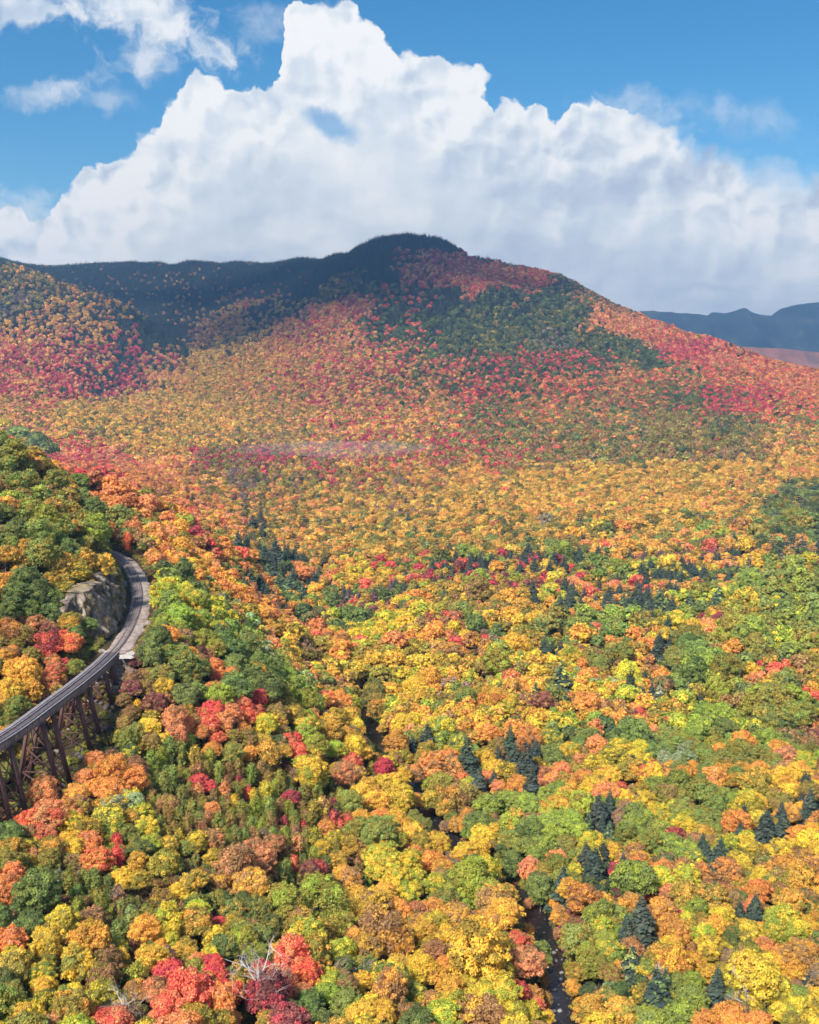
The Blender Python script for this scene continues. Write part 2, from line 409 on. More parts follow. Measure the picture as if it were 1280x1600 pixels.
def ground(x, y):
    x = np.asarray(x, float); y = np.asarray(y, float)
    z = hgrid(x, y)
    m = (y < 1150)
    if m.any():
        d, _, _ = near_line(x[m], y[m], CREEK); zz = z[m]
        zz = zz - 2.6*np.exp(-(d/6.0)**4)
        d, _, _ = near_line(x[m], y[m], TRIB); zz = zz-2.0*np.exp(-(d/3.5)**2)
        z = z.copy(); z[m] = zz
    m = (y < 560) & (x < 0) & (x > -220)
    if m.any():
        d, i, side = near_line(x[m], y[m], TRK); s = np.interp(i, np.arange(len(_seg)), _seg); zz = z[m]
        on = np.clip((s-(S_END-1.0))/3.0, 0, 1)                      # only beyond the trestle
        bench = DECK-.55
        wr = np.clip((d-5.6)/5.0, 0, 1); wl = np.clip((d-4.3)/3.4, 0, 1)
        w = np.where(side > 0, wr, wl); w = w*w*(3-2*w)
        flat = bench*(1-w)+zz*w
        flat = np.where((side > 0), np.minimum(flat, bench), flat)
        zz = zz*(1-on)+flat*on
        # under the trestle the ground stays well below the deck
        und = (1-on)*(s > 80)*np.exp(-(d/12)**4)
        lim = DECK-2.0-np.clip(S_END-s, 0, 40)*.42
        zz = np.where(und > .5, np.minimum(zz, lim), zz)
        z = z.copy(); z[m] = zz
    return z

# ------------------------------------------------------------------ mesh helpers
def mesh_np(name, V, F, mats=(), smooth=False, attrs=None):
    """V (n,3); F array (m,k) or list of such arrays"""
    me = bpy.data.meshes.new(name)
    Fs = F if isinstance(F, (list, tuple)) and len(F) and getattr(F[0], 'ndim', 1) == 2 else [F]
    Fs = [np.asarray(f, np.int32) for f in Fs if len(f)]
    V = np.asarray(V, np.float32)
    me.vertices.add(len(V)); me.vertices.foreach_set('co', V.ravel())
    nl = sum(f.size for f in Fs); nf = sum(len(f) for f in Fs)
    me.loops.add(nl); me.loops.foreach_set('vertex_index', np.concatenate([f.ravel() for f in Fs]))
    me.polygons.add(nf)
    tot = np.concatenate([np.full(len(f), f.shape[1], np.int32) for f in Fs])
    me.polygons.foreach_set('loop_start', np.r_[0, np.cumsum(tot)[:-1]].astype(np.int32))
    if smooth: me.polygons.foreach_set('use_smooth', np.ones(nf, bool))
    for k, (dom, a) in (attrs or {}).items():
        at = me.attributes.new(k, 'FLOAT', dom); at.data.foreach_set('value', np.asarray(a, np.float32))
    me.update(calc_edges=True); me.validate(clean_customdata=False)
    for m in mats: me.materials.append(m)
    return me
class MB:
    """collects boxes and tubes"""
    def __init__(s): s.v = []; s.q = []; s.t = []; s.n = 0
    def add(s, V, Q=(), T=()):
        s.v.append(np.asarray(V, float).reshape(-1, 3))
        if len(Q): s.q.append(np.asarray(Q, int)+s.n)
        if len(T): s.t.append(np.asarray(T, int)+s.n)
        s.n += len(s.v[-1])
    def hexa(s, c8):
        s.add(c8, [(0,3,2,1),(4,5,6,7),(0,1,5,4),(1,2,6,5),(2,3,7,6),(3,0,4,7)])
    def box(s, c, ax, ay, az):
        """centre and three half-axis vectors"""
        c, ax, ay, az = (np.asarray(q, float) for q in (c, ax, ay, az))
        s.hexa([c-ax-ay-az, c+ax-ay-az, c+ax+ay-az, c-ax+ay-az, c-ax-ay+az, c+ax-ay+az, c+ax+ay+az, c-ax+ay+az])
    def bar(s, a, b, w, h, up=(0,0,1)):
        """rectangular bar between two points"""
        a = np.asarray(a, float); b = np.asarray(b, float); d = b-a; L = np.linalg.norm(d); d = d/L
        up = np.asarray(up, float); sx = np.cross(d, up); n = np.linalg.norm(sx)
        if n < 1e-4: sx = np.cross(d, (1,0,0)); n = np.linalg.norm(sx)
        sx /= n; sz = np.cross(sx, d)
        s.box((a+b)/2, sx*w/2, d*L/2, sz*h/2)
    def tube(s, pts, rad, n=6):
        pts = np.asarray(pts, float); rad = np.broadcast_to(rad, (len(pts),)).astype(float)
        ring = []
        ref = np.array((.31, .17, .93))
        for i in range(len(pts)):
            d = pts[min(i+1, len(pts)-1)]-pts[max(i-1, 0)]; d = d/(np.linalg.norm(d)+1e-9)
            u = np.cross(d, ref); u /= np.linalg.norm(u)+1e-9; w = np.cross(d, u)
            an = np.arange(n)*2*PI/n
            ring.append(pts[i]+rad[i]*(np.cos(an)[:, None]*u+np.sin(an)[:, None]*w))
        V = np.concatenate(ring); Q = []
        for i in range(len(pts)-1):
            for k in range(n):
                a = i*n+k; b = i*n+(k+1) % n; Q.append((a, b, b+n, a+n))
        s.add(V, Q)
    def sweep(s, prof, path):
        """closed profile (k,2) as (right, up) swept along path rows (x,y,z,dx,dy)"""
        k = len(prof); V = []
        for x, y, z, dx, dy in path:
            for r, u in prof: V.append((x+dy*r, y-dx*r, z+u))
        Q = []
        for i in range(len(path)-1):
            for j in range(k):
                a = i*k+j; b = i*k+(j+1) % k; Q.append((a, a+k, b+k, b))
        s.add(V, Q)
        n = len(path)-1
        if k == 4: s.add([V[0], V[1], V[2], V[3]], [(0,1,2,3)]); s.add(V[n*k:n*k+4], [(3,2,1,0)])
    def mesh(s, name, mat, smooth=False):
        F = []
        if s.q: F.append(np.concatenate(s.q))
        if s.t: F.append(np.concatenate(s.t))
        return mesh_np(name, np.concatenate(s.v), F, [mat] if mat else [], smooth)
def link(name, me, parent=None, loc=None, **props):
    o = bpy.data.objects.new(name, me)
    if loc is not None: o.location = loc
    if parent is not None: o.parent = parent
    COL.objects.link(o)
    for k, v in props.items(): o[k] = v
    return o
def thing(name, label, cat, loc=(0,0,0), rz=0, group=None):
    o = bpy.data.objects.new(name, None); COL.objects.link(o); o.location = loc; o.rotation_euler = (0, 0, rz)
    o.empty_display_size = .5
    o['label'] = label; o['category'] = cat
    if group: o['group'] = group
    return o

# ------------------------------------------------------------------ materials
def mat(name):
    m = bpy.data.materials.new(name); m.use_nodes = True; t = NT(m.node_tree); t.n.clear()
    out = t.new('ShaderNodeOutputMaterial'); return m, t, out
def simple(name, c1, c2, scale=1.0, rough=.85, bump=.0, metal=0.0, c3=None, detail=6, stretch=(1,1,1), bscale=None):
    m, t, out = mat(name)
    tcn = t.new('ShaderNodeTexCoord'); mp = t.new('ShaderNodeMapping'); t.l.new(tcn.outputs['Object'], mp.inputs[0]); mp.inputs['Scale'].default_value = stretch
    n = t.noise(mp.outputs[0], scale, detail, .62)
    st = [(.30, c1), (.70, c2)] if c3 is None else [(.28, c1), (.52, c2), (.72, c3)]
    col = t.ramp(n, st)
    b = t.new('ShaderNodeBsdfPrincipled'); t.l.new(col, b.inputs['Base Color']); b.inputs['Roughness'].default_value = rough; b.inputs['Metallic'].default_value = metal
    b.inputs['Specular IOR Level'].default_value = .3
    if bump:
        bn = t.new('ShaderNodeBump'); bn.inputs['Strength'].default_value = bump; bn.inputs['Distance'].default_value = .2
        t.l.new(t.noise(mp.outputs[0], bscale or scale*2.3, 6, .65), bn.inputs['Height']); t.l.new(bn.outputs[0], b.inputs['Normal'])
    t.l.new(b.outputs[0], out.inputs[0]); return m

def leaf_material(name, trans=.38):
    m, t, out = mat(name)
    def inst(nm):
        a = t.new('ShaderNodeAttribute', attribute_type='INSTANCER'); a.attribute_name = nm; return a
    def geo(nm):
        a = t.new('ShaderNodeAttribute', attribute_type='GEOMETRY'); a.attribute_name = nm; return a.outputs['Fac']
    t1 = inst('tint').outputs['Color']; t2 = inst('tint_two').outputs['Color']
    cl = geo('clump'); lf = geo('leaf')
    oi = t.new('ShaderNodeObjectInfo').outputs['Random']
    # which clumps have turned differs from tree to tree
    sel = t.m('FRACT', t.m('ADD', cl, oi))
    f = t.smooth(t.m('ADD', sel, t.m('MULTIPLY', t.m('SUBTRACT', lf, .5), .35)), .42, .92)
    c = t.mix(f, t1, t2)
    hsv = t.new('ShaderNodeHueSaturation'); t.l.new(c, hsv.inputs['Color'])
    t.l.new(t.m('ADD', .5, t.m('MULTIPLY', t.m('SUBTRACT', lf, .5), .035)), hsv.inputs['Hue'])
    br = t.m('MULTIPLY', t.m('ADD', .62, t.m('MULTIPLY', lf, .76)), t.m('ADD', .84, t.m('MULTIPLY', t.m('FRACT', t.m('ADD', t.m('MULTIPLY', cl, 7.3), oi)), .32)))
    t.l.new(br, hsv.inputs['Value']); hsv.inputs['Saturation'].default_value = .94
    d = t.new('ShaderNodeBsdfDiffuse'); t.l.new(hsv.outputs[0], d.inputs[0])
    tr = t.new('ShaderNodeBsdfTranslucent'); t.l.new(hsv.outputs[0], tr.inputs[0])
    mx = t.new('ShaderNodeMixShader'); mx.inputs[0].default_value = trans
    t.l.new(d.outputs[0], mx.inputs[1]); t.l.new(tr.outputs[0], mx.inputs[2]); t.l.new(mx.outputs[0], out.inputs[0])
    return m
M_LEAF = leaf_material('autumn_leaves')
M_NEEDLE = leaf_material('needles', .12)
M_BARK = simple('grey_bark', srgb(120,112,104), srgb(176,168,158), 1.2, .95, .4, stretch=(3,3,.6))
M_BARKD = simple('dark_bark', srgb(74,62,56), srgb(112,98,88), 1.2, .95, .4, stretch=(3,3,.6))
M_DEAD = simple('bleached_wood', srgb(170,166,162), srgb(226,222,216), 1.5, .9, .3, stretch=(3,3,.6))

# ------------------------------------------------------------------ crowns
def leaf_quads(P, N, size, r, elong=1.25):
    """one quad per point, facing N with random roll"""
    n = len(P)
    t = r.normal(size=(n, 3)); U = np.cross(N, t); U /= np.linalg.norm(U, axis=1)[:, None]+1e-9
    Wd = np.cross(N, U)
    s = size*(0.65+.7*r.rand(n))[:, None]
    a = U*s*elong*.5; b = Wd*s*.5
    V = np.stack([P-a, P-b*.9+a*.1, P+a, P+b*.9+a*.1], 1).reshape(-1, 3)
    F = np.arange(4*n).reshape(n, 4)
    return V, F
def blob_crown(seed, nquads, leaf, ncl=30, asp=.80, thin=0.0, squash=1.0, top=0.0, rcl=(.24,.40), layer=0.0):
    """crown of horizontal radius 1, centred at the origin: many leaf clumps, each a shell of leaves"""
    r = np.random.RandomState(seed)
    # uneven envelope
    C = []
    k = 0
    while len(C) < ncl and k < 5000:
        k += 1
        a = r.rand()*2*PI; h = -0.62+1.55*r.rand()
        c0 = math.sqrt(max(0, 1-min(1, abs(h if h > 0 else h*1.25))**2.1))
        rad = (c0*(.60+.22*r.rand())) if r.rand() < .82 else c0*.35*r.rand()
        rad *= 1+.20*math.sin(2*a+seed)+.13*math.sin(3*a+seed*2.3)+.07*math.sin(5*a+seed)
        p = np.array((math.cos(a)*rad, math.sin(a)*rad, h*asp*.86))
        rc = rcl[0]+(rcl[1]-rcl[0])*r.rand()
        if all(np.linalg.norm((p-q[0])*(1,1,1.15)) > (.62*(rc+q[1])/2+.10) for q in C):
            C.append((p, rc, r.rand()))
    C += [(np.array((0,0,asp*.62)), rcl[1], r.rand())]
    if ncl > 50:                                             # ragged sprays that stand out from the outline
        for _ in range(34):
            a = r.rand()*2*PI; h = -.45+1.35*r.rand(); c0 = math.sqrt(max(0, 1-min(1, abs(h))**2))
            k_ = (.86+.26*r.rand()); C.append((np.array((math.cos(a)*c0*k_, math.sin(a)*c0*k_, h*asp*(.90+.2*r.rand()))), .09+.09*r.rand(), r.rand()))
    cc = np.array([c[0] for c in C]); cr = np.array([c[1] for c in C]); ci = np.array([c[2] for c in C])
    w = cr**2; w /= w.sum()
    P = []; N = []; A = []
    need = nquads; guard = 0
    while need > 0 and guard < 40:
        guard += 1
        m = need*3+50
        i = r.choice(len(C), m, p=w)
        d = r.normal(size=(m, 3)); d /= np.linalg.norm(d, axis=1)[:, None]
        d[:, 2] = np.where(d[:, 2] < -.35, -d[:, 2], d[:, 2])
        sh = .72+.30*r.rand(m)+.30*(fbm(d[:, 0]*3+ci[i]*31+9, d[:, 1]*3+d[:, 2]*3.3+seed, 2, seed)-.5)+(r.rand(m) < .16)*.34*r.rand(m)
        if layer: sh = sh*(1+layer*np.sin(d[:, 2]*9+ci[i]*20)*.5)
        p = cc[i]+d*(cr[i]*sh)[:, None]*np.array((1.08, 1.08, .84*squash))
        q = (p[:, None]-cc[None])/np.array((1.08, 1.08, .84*squash)); dist = np.linalg.norm(q, axis=2)/cr[None]
        dist[np.arange(m), i] = 9
        ok = dist.min(1) > .80
        # a few leaves deeper inside close the view through the crown
        ok |= r.rand(m) < .06
        out = p/np.array((1, 1, asp)); ln = np.linalg.norm(out, axis=1)[:, None]+1e-6
        nn = d*.75+out/ln*.35+np.array((0, 0, .28))+r.normal(size=(m, 3))*.55
        nn /= np.linalg.norm(nn, axis=1)[:, None]
        p, nn, ii = p[ok][:need], nn[ok][:need], ci[i][ok][:need]
        P.append(p); N.append(nn); A.append(ii); need -= len(p)
    P = np.concatenate(P); N = np.concatenate(N); A = np.concatenate(A)
    if thin:
        keep = (fbm(P[:, 0]*3+9, P[:, 1]*3+P[:, 2]*2.1+seed, 3, seed) > thin*.95)
        P, N, A = P[keep], N[keep], A[keep]
    V, F = leaf_quads(P, N, leaf, r)
    L = r.rand(len(F))
    return V, F, A, L
def slender_crown(seed, nquads, leaf, asp=1.9):
    """narrow upright crown of young birches and poplars, radius 1, many upward sprays"""
    r = np.random.RandomState(seed)
    P = []; N = []; A = []
    ns = 46
    for k in range(ns):
        h = -1+2*((k+.5)/ns); a = k*2.4+r.rand()
        rad = (.92*(1-max(0, h)**1.7)**.8)*(.75+.5*r.rand()) if h > -.3 else (.55+.5*(h+1))*(.6+.4*r.rand())
        m = nquads//ns
        t = .25+.75*r.rand(m)**.7
        p = np.stack([np.cos(a)*rad*t, np.sin(a)*rad*t, h*asp*.9+t*rad*.75], 1)+r.normal(size=(m, 3))*np.array((.15, .15, .17))
        n_ = np.stack([np.cos(a)*np.ones(m), np.sin(a)*np.ones(m), .7*np.ones(m)], 1)+r.normal(size=(m, 3))*.55
        P.append(p); N.append(n_); A.append(np.full(m, r.rand()))
    P = np.concatenate(P); N = np.concatenate(N); N /= np.linalg.norm(N, axis=1)[:, None]; A = np.concatenate(A)
    V, F = leaf_quads(P, N, leaf, r)
    return V, F, A, r.rand(len(F))
def conifer_crown(seed, whorls, boughs, seg, asp=3.1):
    """spire of drooping boughs; radius 1 at the base, height asp, base at z = 0"""
    r = np.random.RandomState(seed); V = []; F = []; A = []; L = []; n = 0
    for w_ in range(whorls):
        t = (w_+.5)/whorls
        z0 = asp*(.04+.95*t); rad = (1-t)**.82*(.80+.35*r.rand())+.035
        nb = max(4, int(boughs*(1-t*.6)))
        a0 = r.rand()*6
        for b in range(nb):
            a = a0+b*2*PI/nb+r.normal()*.16; rr = rad*(.74+.42*r.rand())
            da = np.array((math.cos(a), math.sin(a), 0)); sa = np.array((-math.sin(a), math.cos(a), 0))
            cid = r.rand()
            for k in range(seg):
                u0 = .12+.88*k/seg; u1 = .12+.88*(k+1)/seg+.05
                wd = (.24+.18*(1-abs(2*u0-1)))*rr*1.1
                for sd_ in (-1, 1):
                    p0 = da*rr*u0+np.array((0,0,z0-.30*rr*u0*u0)); p1 = da*rr*u1+np.array((0,0,z0-.30*rr*u1*u1))
                    e = sa*sd_*wd*(.8+.5*r.rand())+np.array((0,0,-.10*rr*(.5+r.rand())))+da*rr*.10
                    V += [p0, p1, p1+e*.75, p0+e]; F.append((n, n+1, n+2, n+3)); n += 4; A.append(cid); L.append(r.rand())
    return np.array(V), np.array(F), np.array(A), np.array(L)
def limbs(seed, H, nb=7, r0=.05, spread=.62, sub=3, bare=False, n=5):
    """trunk and limbs; unit = crown radius, ground at z = 0, H = height of crown centre"""
    r = np.random.RandomState(seed); mb = MB()
    top = H+.45; lean = r.normal(size=2)*.05
    tz = np.linspace(-.25, top, 6); pts = np.stack([lean[0]*tz+.02*np.sin(tz*3+seed), lean[1]*tz+.02*np.cos(tz*2.3), tz], 1)
    mb.tube(pts, r0*np.linspace(1.25, .32, 6), n+1)
    for b in range(nb):
        h = H*(.50+.62*(b+.5)/nb)+r.normal()*.04; a = b*2.4+r.rand()*.8
        base = np.array((np.interp(h, tz, pts[:, 0]), np.interp(h, tz, pts[:, 1]), h))
        ln = spread*(.75+.5*r.rand()); up = .45+.7*r.rand()
        d = np.array((math.cos(a), math.sin(a), up)); d /= np.linalg.norm(d)
        p = [base]; dd = d.copy()
        for k in range(4):
            dd = dd+r.normal(size=3)*.16+np.array((0,0,.05)); dd /= np.linalg.norm(dd); p.append(p[-1]+dd*ln*1.25/4)
        mb.tube(p, r0*np.array((.52,.42,.31,.2,.1)), n)
        for s_ in range(sub):
            i = 1+s_ % 3; d2 = dd*.5+r.normal(size=3)*.6+np.array((0,0,.25)); d2 /= np.linalg.norm(d2)
            q = [p[i]]
            for k in range(3):
                d2 = d2+r.normal(size=3)*.25; d2 /= np.linalg.norm(d2); q.append(q[-1]+d2*ln*.55/3)
            mb.tube(q, r0*np.array((.24,.17,.11,.05)), 4 if bare else 3)
            if bare:
                for s2 in range(3):
                    d3 = d2+r.normal(size=3)*.7; d3 /= np.linalg.norm(d3); j = 1+s2 % 3
                    mb.tube([q[j], q[j]+d3*ln*.22, q[j]+(d3+r.normal(size=3)*.35)*ln*.42], r0*np.array((.11,.07,.03)), 3)
    return mb
def crown_mesh(name, g, m):
    V, F, A, L = g
    return mesh_np(name, V, F, [m], attrs={'clump': ('FACE', A), 'leaf': ('FACE', L)})
HB = 1.75       # height of the centre of a broad crown over ground, in crown radii
HN = 2.0        # same for slender trees
NEAR_B = [crown_mesh('crown', blob_crown(11+i, 10500, .073, 60+8*(i % 3), .80+.10*(i % 3), rcl=(.15,.33), layer=.18 if i % 2 else .05), M_LEAF) for i in range(7)]
NEAR_T = [crown_mesh('crown', blob_crown(51+i, 2900, .085, 30, .85, thin=.36), M_LEAF) for i in range(2)]
NEAR_N = [crown_mesh('crown', slender_crown(31+i, 2300, .16), M_LEAF) for i in range(4)]
NEAR_K = [crown_mesh('crown', conifer_crown(41+i, 24, 11, 4, 2.9+.35*i), M_NEEDLE) for i in range(3)]
TRUNK_B = [limbs(61+i, HB).mesh('trunk', M_BARK if i % 2 else M_BARKD, True) for i in range(3)]
TRUNK_T = [limbs(66+i, HB, 10, .05, .85, 4).mesh('trunk', M_BARK, True) for i in range(2)]
TRUNK_N = [limbs(71+i, HN, 5, .035, .5, 1).mesh('trunk', M_BARK, True) for i in range(2)]
_mb = MB(); _mb.tube([(0,0,-.3),(0,0,1.2),(0,0,2.9)], (.085,.06,.015), 6); TRUNK_K = [_mb.mesh('trunk', M_BARKD, True)]
MID_B = [crown_mesh('mid_crown', blob_crown(111+i, 1150, .18, 30, .85, rcl=(.2,.38)), M_LEAF) for i in range(6)]
MID_N = [crown_mesh('mid_slender', slender_crown(131+i, 600, .27), M_LEAF) for i in range(2)]
MID_K = [crown_mesh('mid_spire', conifer_crown(141+i, 12, 8, 2, 3.0+.3*i), M_NEEDLE) for i in range(3)]
FAR_B = [crown_mesh('far_crown', blob_crown(211+i, 210, .40, 14, .80, rcl=(.34,.5)), M_LEAF) for i in range(5)]
FAR_K = [crown_mesh('far_spire', conifer_crown(241+i, 9, 8, 1, 2.6+.3*i), M_NEEDLE) for i in range(3)]

# ------------------------------------------------------------------ colours of the foliage
def fc(r, g, b, k=.98): return srgb(r, g, b, k)
TINT = {
 'K': fc(74,88,80), 'dg': fc(122,138,82), 'g': fc(160,174,90), 'lg': fc(190,200,76), 'pg': fc(186,196,150), 'ol': fc(178,162,74), 'y': fc(250,216,64), 'go': fc(242,198,70), 'am': fc(242,182,72),
 'o': fc(250,168,84), 's': fc(248,168,112), 'r': fc(248,112,86), 'c': fc(228,84,100), 'm': fc(164,92,96), 'b': fc(190,146,98), 'mv': fc(176,150,136),
}
WORD = {'K': 'dark green', 'dg': 'deep green', 'g': 'green', 'lg': 'yellow-green', 'pg': 'pale grey-green', 'ol': 'olive', 'y': 'bright yellow', 'go': 'golden', 'am': 'amber', 'o': 'orange', 's': 'salmon pink', 'r': 'scarlet', 'c': 'crimson', 'm': 'maroon', 'b': 'russet brown', 'mv': 'greyish brown'}
CODES = list(TINT)

# ------------------------------------------------------------------ ground sheet
M_GROUND, t, out = mat('forest_floor')
tcn = t.new('ShaderNodeTexCoord'); pn = tcn.outputs['Object']
n1 = t.noise(pn, .05, 6, .6); n2 = t.noise(pn, .7, 6, .7)
c1 = t.ramp(n2, [(.3, srgb(46,42,32)), (.5, srgb(78,66,46)), (.7, srgb(70,74,46))])
c2 = t.ramp(n2, [(.3, srgb(48,50,34)), (.55, srgb(88,76,48)), (.75, srgb(104,84,58))])
b = t.new('ShaderNodeBsdfPrincipled'); t.l.new(t.mix(t.smooth(n1, .4, .6), c1, c2), b.inputs['Base Color']); b.inputs['Roughness'].default_value = .95; b.inputs['Specular IOR Level'].default_value = .1
bn = t.new('ShaderNodeBump'); bn.inputs['Strength'].default_value = .8; bn.inputs['Distance'].default_value = .6; t.l.new(t.noise(pn, 1.2, 6, .7), bn.inputs['Height']); t.l.new(bn.outputs[0], b.inputs['Normal'])
t.l.new(b.outputs[0], out.inputs[0])
def grid_faces(nr, nc):
    i = np.arange(nr-1)[:, None]*nc+np.arange(nc-1)[None]; i = i.ravel()
    return np.stack([i, i+1, i+nc+1, i+nc], 1)
ty = np.unique(np.concatenate([np.arange(70, 190, 3.0), np.arange(190, 470, 1.9), np.geomspace(470, 1150, 150), np.geomspace(1150, 5200, 150)]))
tu = np.concatenate([np.linspace(-.78, -.42, 22)[:-1], np.linspace(-.42, .42, 240), np.linspace(.42, .78, 22)[1:]])
GX = tu[None]*ty[:, None]; GY = np.repeat(ty[:, None], len(tu), 1)
GZ = ground(GX, GY)
link('ground', mesh_np('ground', np.stack([GX, GY, GZ], 2).reshape(-1, 3), grid_faces(len(ty), len(tu)), [M_GROUND], True), kind='structure', label='leaf-strewn forest floor of the valley and the mountain slopes')
# country beyond, out to the horizon
g = 70000.0
link('distant_ground', mesh_np('distant_ground', [(-g,-g,-190),(g,-g,-190),(g,g,-190),(-g,g,-190)], [(0,1,2,3)], [M_GROUND]), kind='structure', label='wooded low country running out to the horizon')

# ------------------------------------------------------------------ far mountains on the right
def far_ridge(name, sky_pts, y0, depth, base, label, m, rough, seed, back=.55):
    px = np.array([p[0] for p in sky_pts], float); py = np.array([p[1] for p in sky_pts], float)
    uu = np.linspace(px[0], px[-1], 300); ee = np.interp(uu, px, py)
    ee = ee+(fbm(uu/14, uu*0, 4, seed)-.5)*rough
    rows = 60; V = np.empty((rows, 300, 3))
    for j in range(rows):
        tt = j/(rows-1); y = y0-depth*(1-back)+depth*tt
        k = tt/(1-back) if tt < (1-back) else 1-(tt-(1-back))/back*.6
        a, e = az_of(uu, ee)
        ztop = e*y0
        x = a*y0+(fbm(uu/30, np.full(300, tt*5), 3, seed)-.5)*0
        gul = (1-np.abs(fbm(uu/46+tt*1.6, np.full(300, tt*3.2), 5, seed+3)*2-1))**1.5
        z = base+(ztop-base)*(min(1, k)**1.25)-(gul*(ztop-base)*.26+ (fbm(uu/9, np.full(300, tt*9), 3, seed+8)-.5)*(ztop-base)*.10)*(1-min(1, k)**3)
        V[j, :, 0] = x; V[j, :, 1] = y; V[j, :, 2] = z
    link(name, mesh_np(name, V.reshape(-1, 3), grid_faces(rows, 300), [m], True), kind='structure', label=label)
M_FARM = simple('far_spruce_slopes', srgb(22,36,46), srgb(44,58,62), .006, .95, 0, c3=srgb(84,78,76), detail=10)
M_FARR = simple('far_maple_slopes', srgb(84,74,62), srgb(142,92,78), .012, .95, 0, c3=srgb(150,110,80), detail=9)
far_ridge('far_mountains', [(640,520),(800,500),(900,492),(1000,484),(1025,484),(1060,486),(1085,489),(1108,490),(1112,486),(1135,487),(1158,481),(1166,479),(1176,486),(1190,489),(1206,492),(1222,480),(1245,474),(1280,469),(1330,462),(1400,470),(1500,490),(1650,480),(1800,520)], 8000, 3200, -190, 'blue-grey far mountain range with a notched crest at the right edge', M_FARM, 3.0, 5)
far_ridge('far_foothills', [(900,575),(1050,560),(1130,540),(1180,541),(1230,544),(1280,549),(1350,552),(1450,560),(1700,575)], 5600, 1500, -190, 'low pinkish wooded ridge in front of the far mountains', M_FARR, 2.0, 9)

# ------------------------------------------------------------------ creek
M_WATER, t, out = mat('dark_stream_water')
tcn = t.new('ShaderNodeTexCoord')
b = t.new('ShaderNodeBsdfPrincipled'); b.inputs['Base Color'].default_value = (.022,.020,.024,1); b.inputs['Roughness'].default_value = .12
foam = t.smooth(t.noise(tcn.outputs['Object'], 1.1, 6, .7, .4), .60, .72)
t.l.new(t.mix(foam, (.022,.020,.024,1), (.34,.36,.40,1)), b.inputs['Base Color'])
bn = t.new('ShaderNodeBump'); bn.inputs['Strength'].default_value = .6; bn.inputs['Distance'].default_value = .15; t.l.new(t.noise(tcn.outputs['Object'], 2.2, 6, .65), bn.inputs['Height']); t.l.new(bn.outputs[0], b.inputs['Normal'])
t.l.new(b.outputs[0], out.inputs[0])
M_STONE2 = simple('weathered_boulder', srgb(92,82,76), srgb(158,144,130), .9, .9, .6, c3=srgb(180,168,154))
M_STONE = simple('creek_stone', srgb(84,78,80), srgb(150,146,148), 1.4, .9, .6, c3=srgb(196,192,190))
def strip(line, half, dz, n_across=5, wob=.8, seed=1):
    d = np.gradient(line, axis=0); d /= np.linalg.norm(d, axis=1)[:, None]; nrm = np.stack([d[:, 1], -d[:, 0]], 1)
    z = ground(line[:, 0], line[:, 1])
    z = np.convolve(np.r_[z[:3], z, z[-3:]], np.ones(7)/7, 'valid')
    V = []
    for k in range(n_across):
        o = (k/(n_across-1)*2-1)*half*(1+wob*(fbm(np.arange(len(line))/6.0, np.full(len(line), 3.0*k), 2, seed)-.5))
        V.append(np.c_[line+nrm*o[:, None], z+dz])
    V = np.stack(V, 1)
    return V.reshape(-1, 3), grid_faces(len(line), n_across)
V, F = strip(CREEK, 5.6, .95); link('creek', mesh_np('creek', V, F, [M_WATER], True), kind='structure', label='dark stony creek running down the middle of the valley')
V, F = strip(TRIB, 1.6, .55); link('side_stream', mesh_np('side_stream', V, F, [M_WATER], True), kind='structure', label='narrow shaded side stream in the right-hand gully')
def rock_np(seed, r, squash=.6, sub=2):
    bm = bmesh.new(); bmesh.ops.create_icosphere(bm, subdivisions=sub, radius=1)
    rr = np.random.RandomState(seed); ph = rr.rand(3)*9
    V = np.array([v.co for v in bm.verts]); F = np.array([[v.index for v in f.verts] for f in bm.faces]); bm.free()
    for _ in range(7):                                       # chip flat planes off the ball
        n = rr.normal(size=3); n /= np.linalg.norm(n); c = .55+.3*rr.rand(); d = V@n
        V = V-np.where(d > c, d-c, 0)[:, None]*n
    V = V*(1+(fbm(V[:, 0]*2+ph[0], V[:, 1]*2+V[:, 2]*1.7+ph[1], 3, seed)[:, None]-.5)*.25)
    return V*np.array((r, r*(.75+.5*rr.rand()), r*squash)), F
boulders = [mesh_np('boulder', *rock_np(300+i, 1.0, .62), [M_STONE2]) for i in range(5)]
mb = MB()
for i in range(520):                                         # cobbles and stones of the stream bed
    k = rng.uniform(0, len(CREEK)-60) if rng.rand() < .8 else rng.uniform(0, 18); i0 = int(k); p = CREEK[i0]+(CREEK[min(i0+1, len(CREEK)-1)]-CREEK[i0])*(k-i0)
    o = rng.normal()*3.2; x, y = p[0]+o, p[1]+rng.normal(); r = abs(rng.normal())*.28+.16
    Vr, Fr = rock_np(800+i % 20, r, .6, 1); zz = float(ground(np.array([x]), np.array([y]))[0])
    mb.add(Vr+np.array((x, y, max(zz, zz)+.12+.5*(abs(o) < 3))), T=Fr)
link('cobbles', mb.mesh('cobbles', M_STONE), kind='stuff', label='grey cobbles strewn along the creek bed')

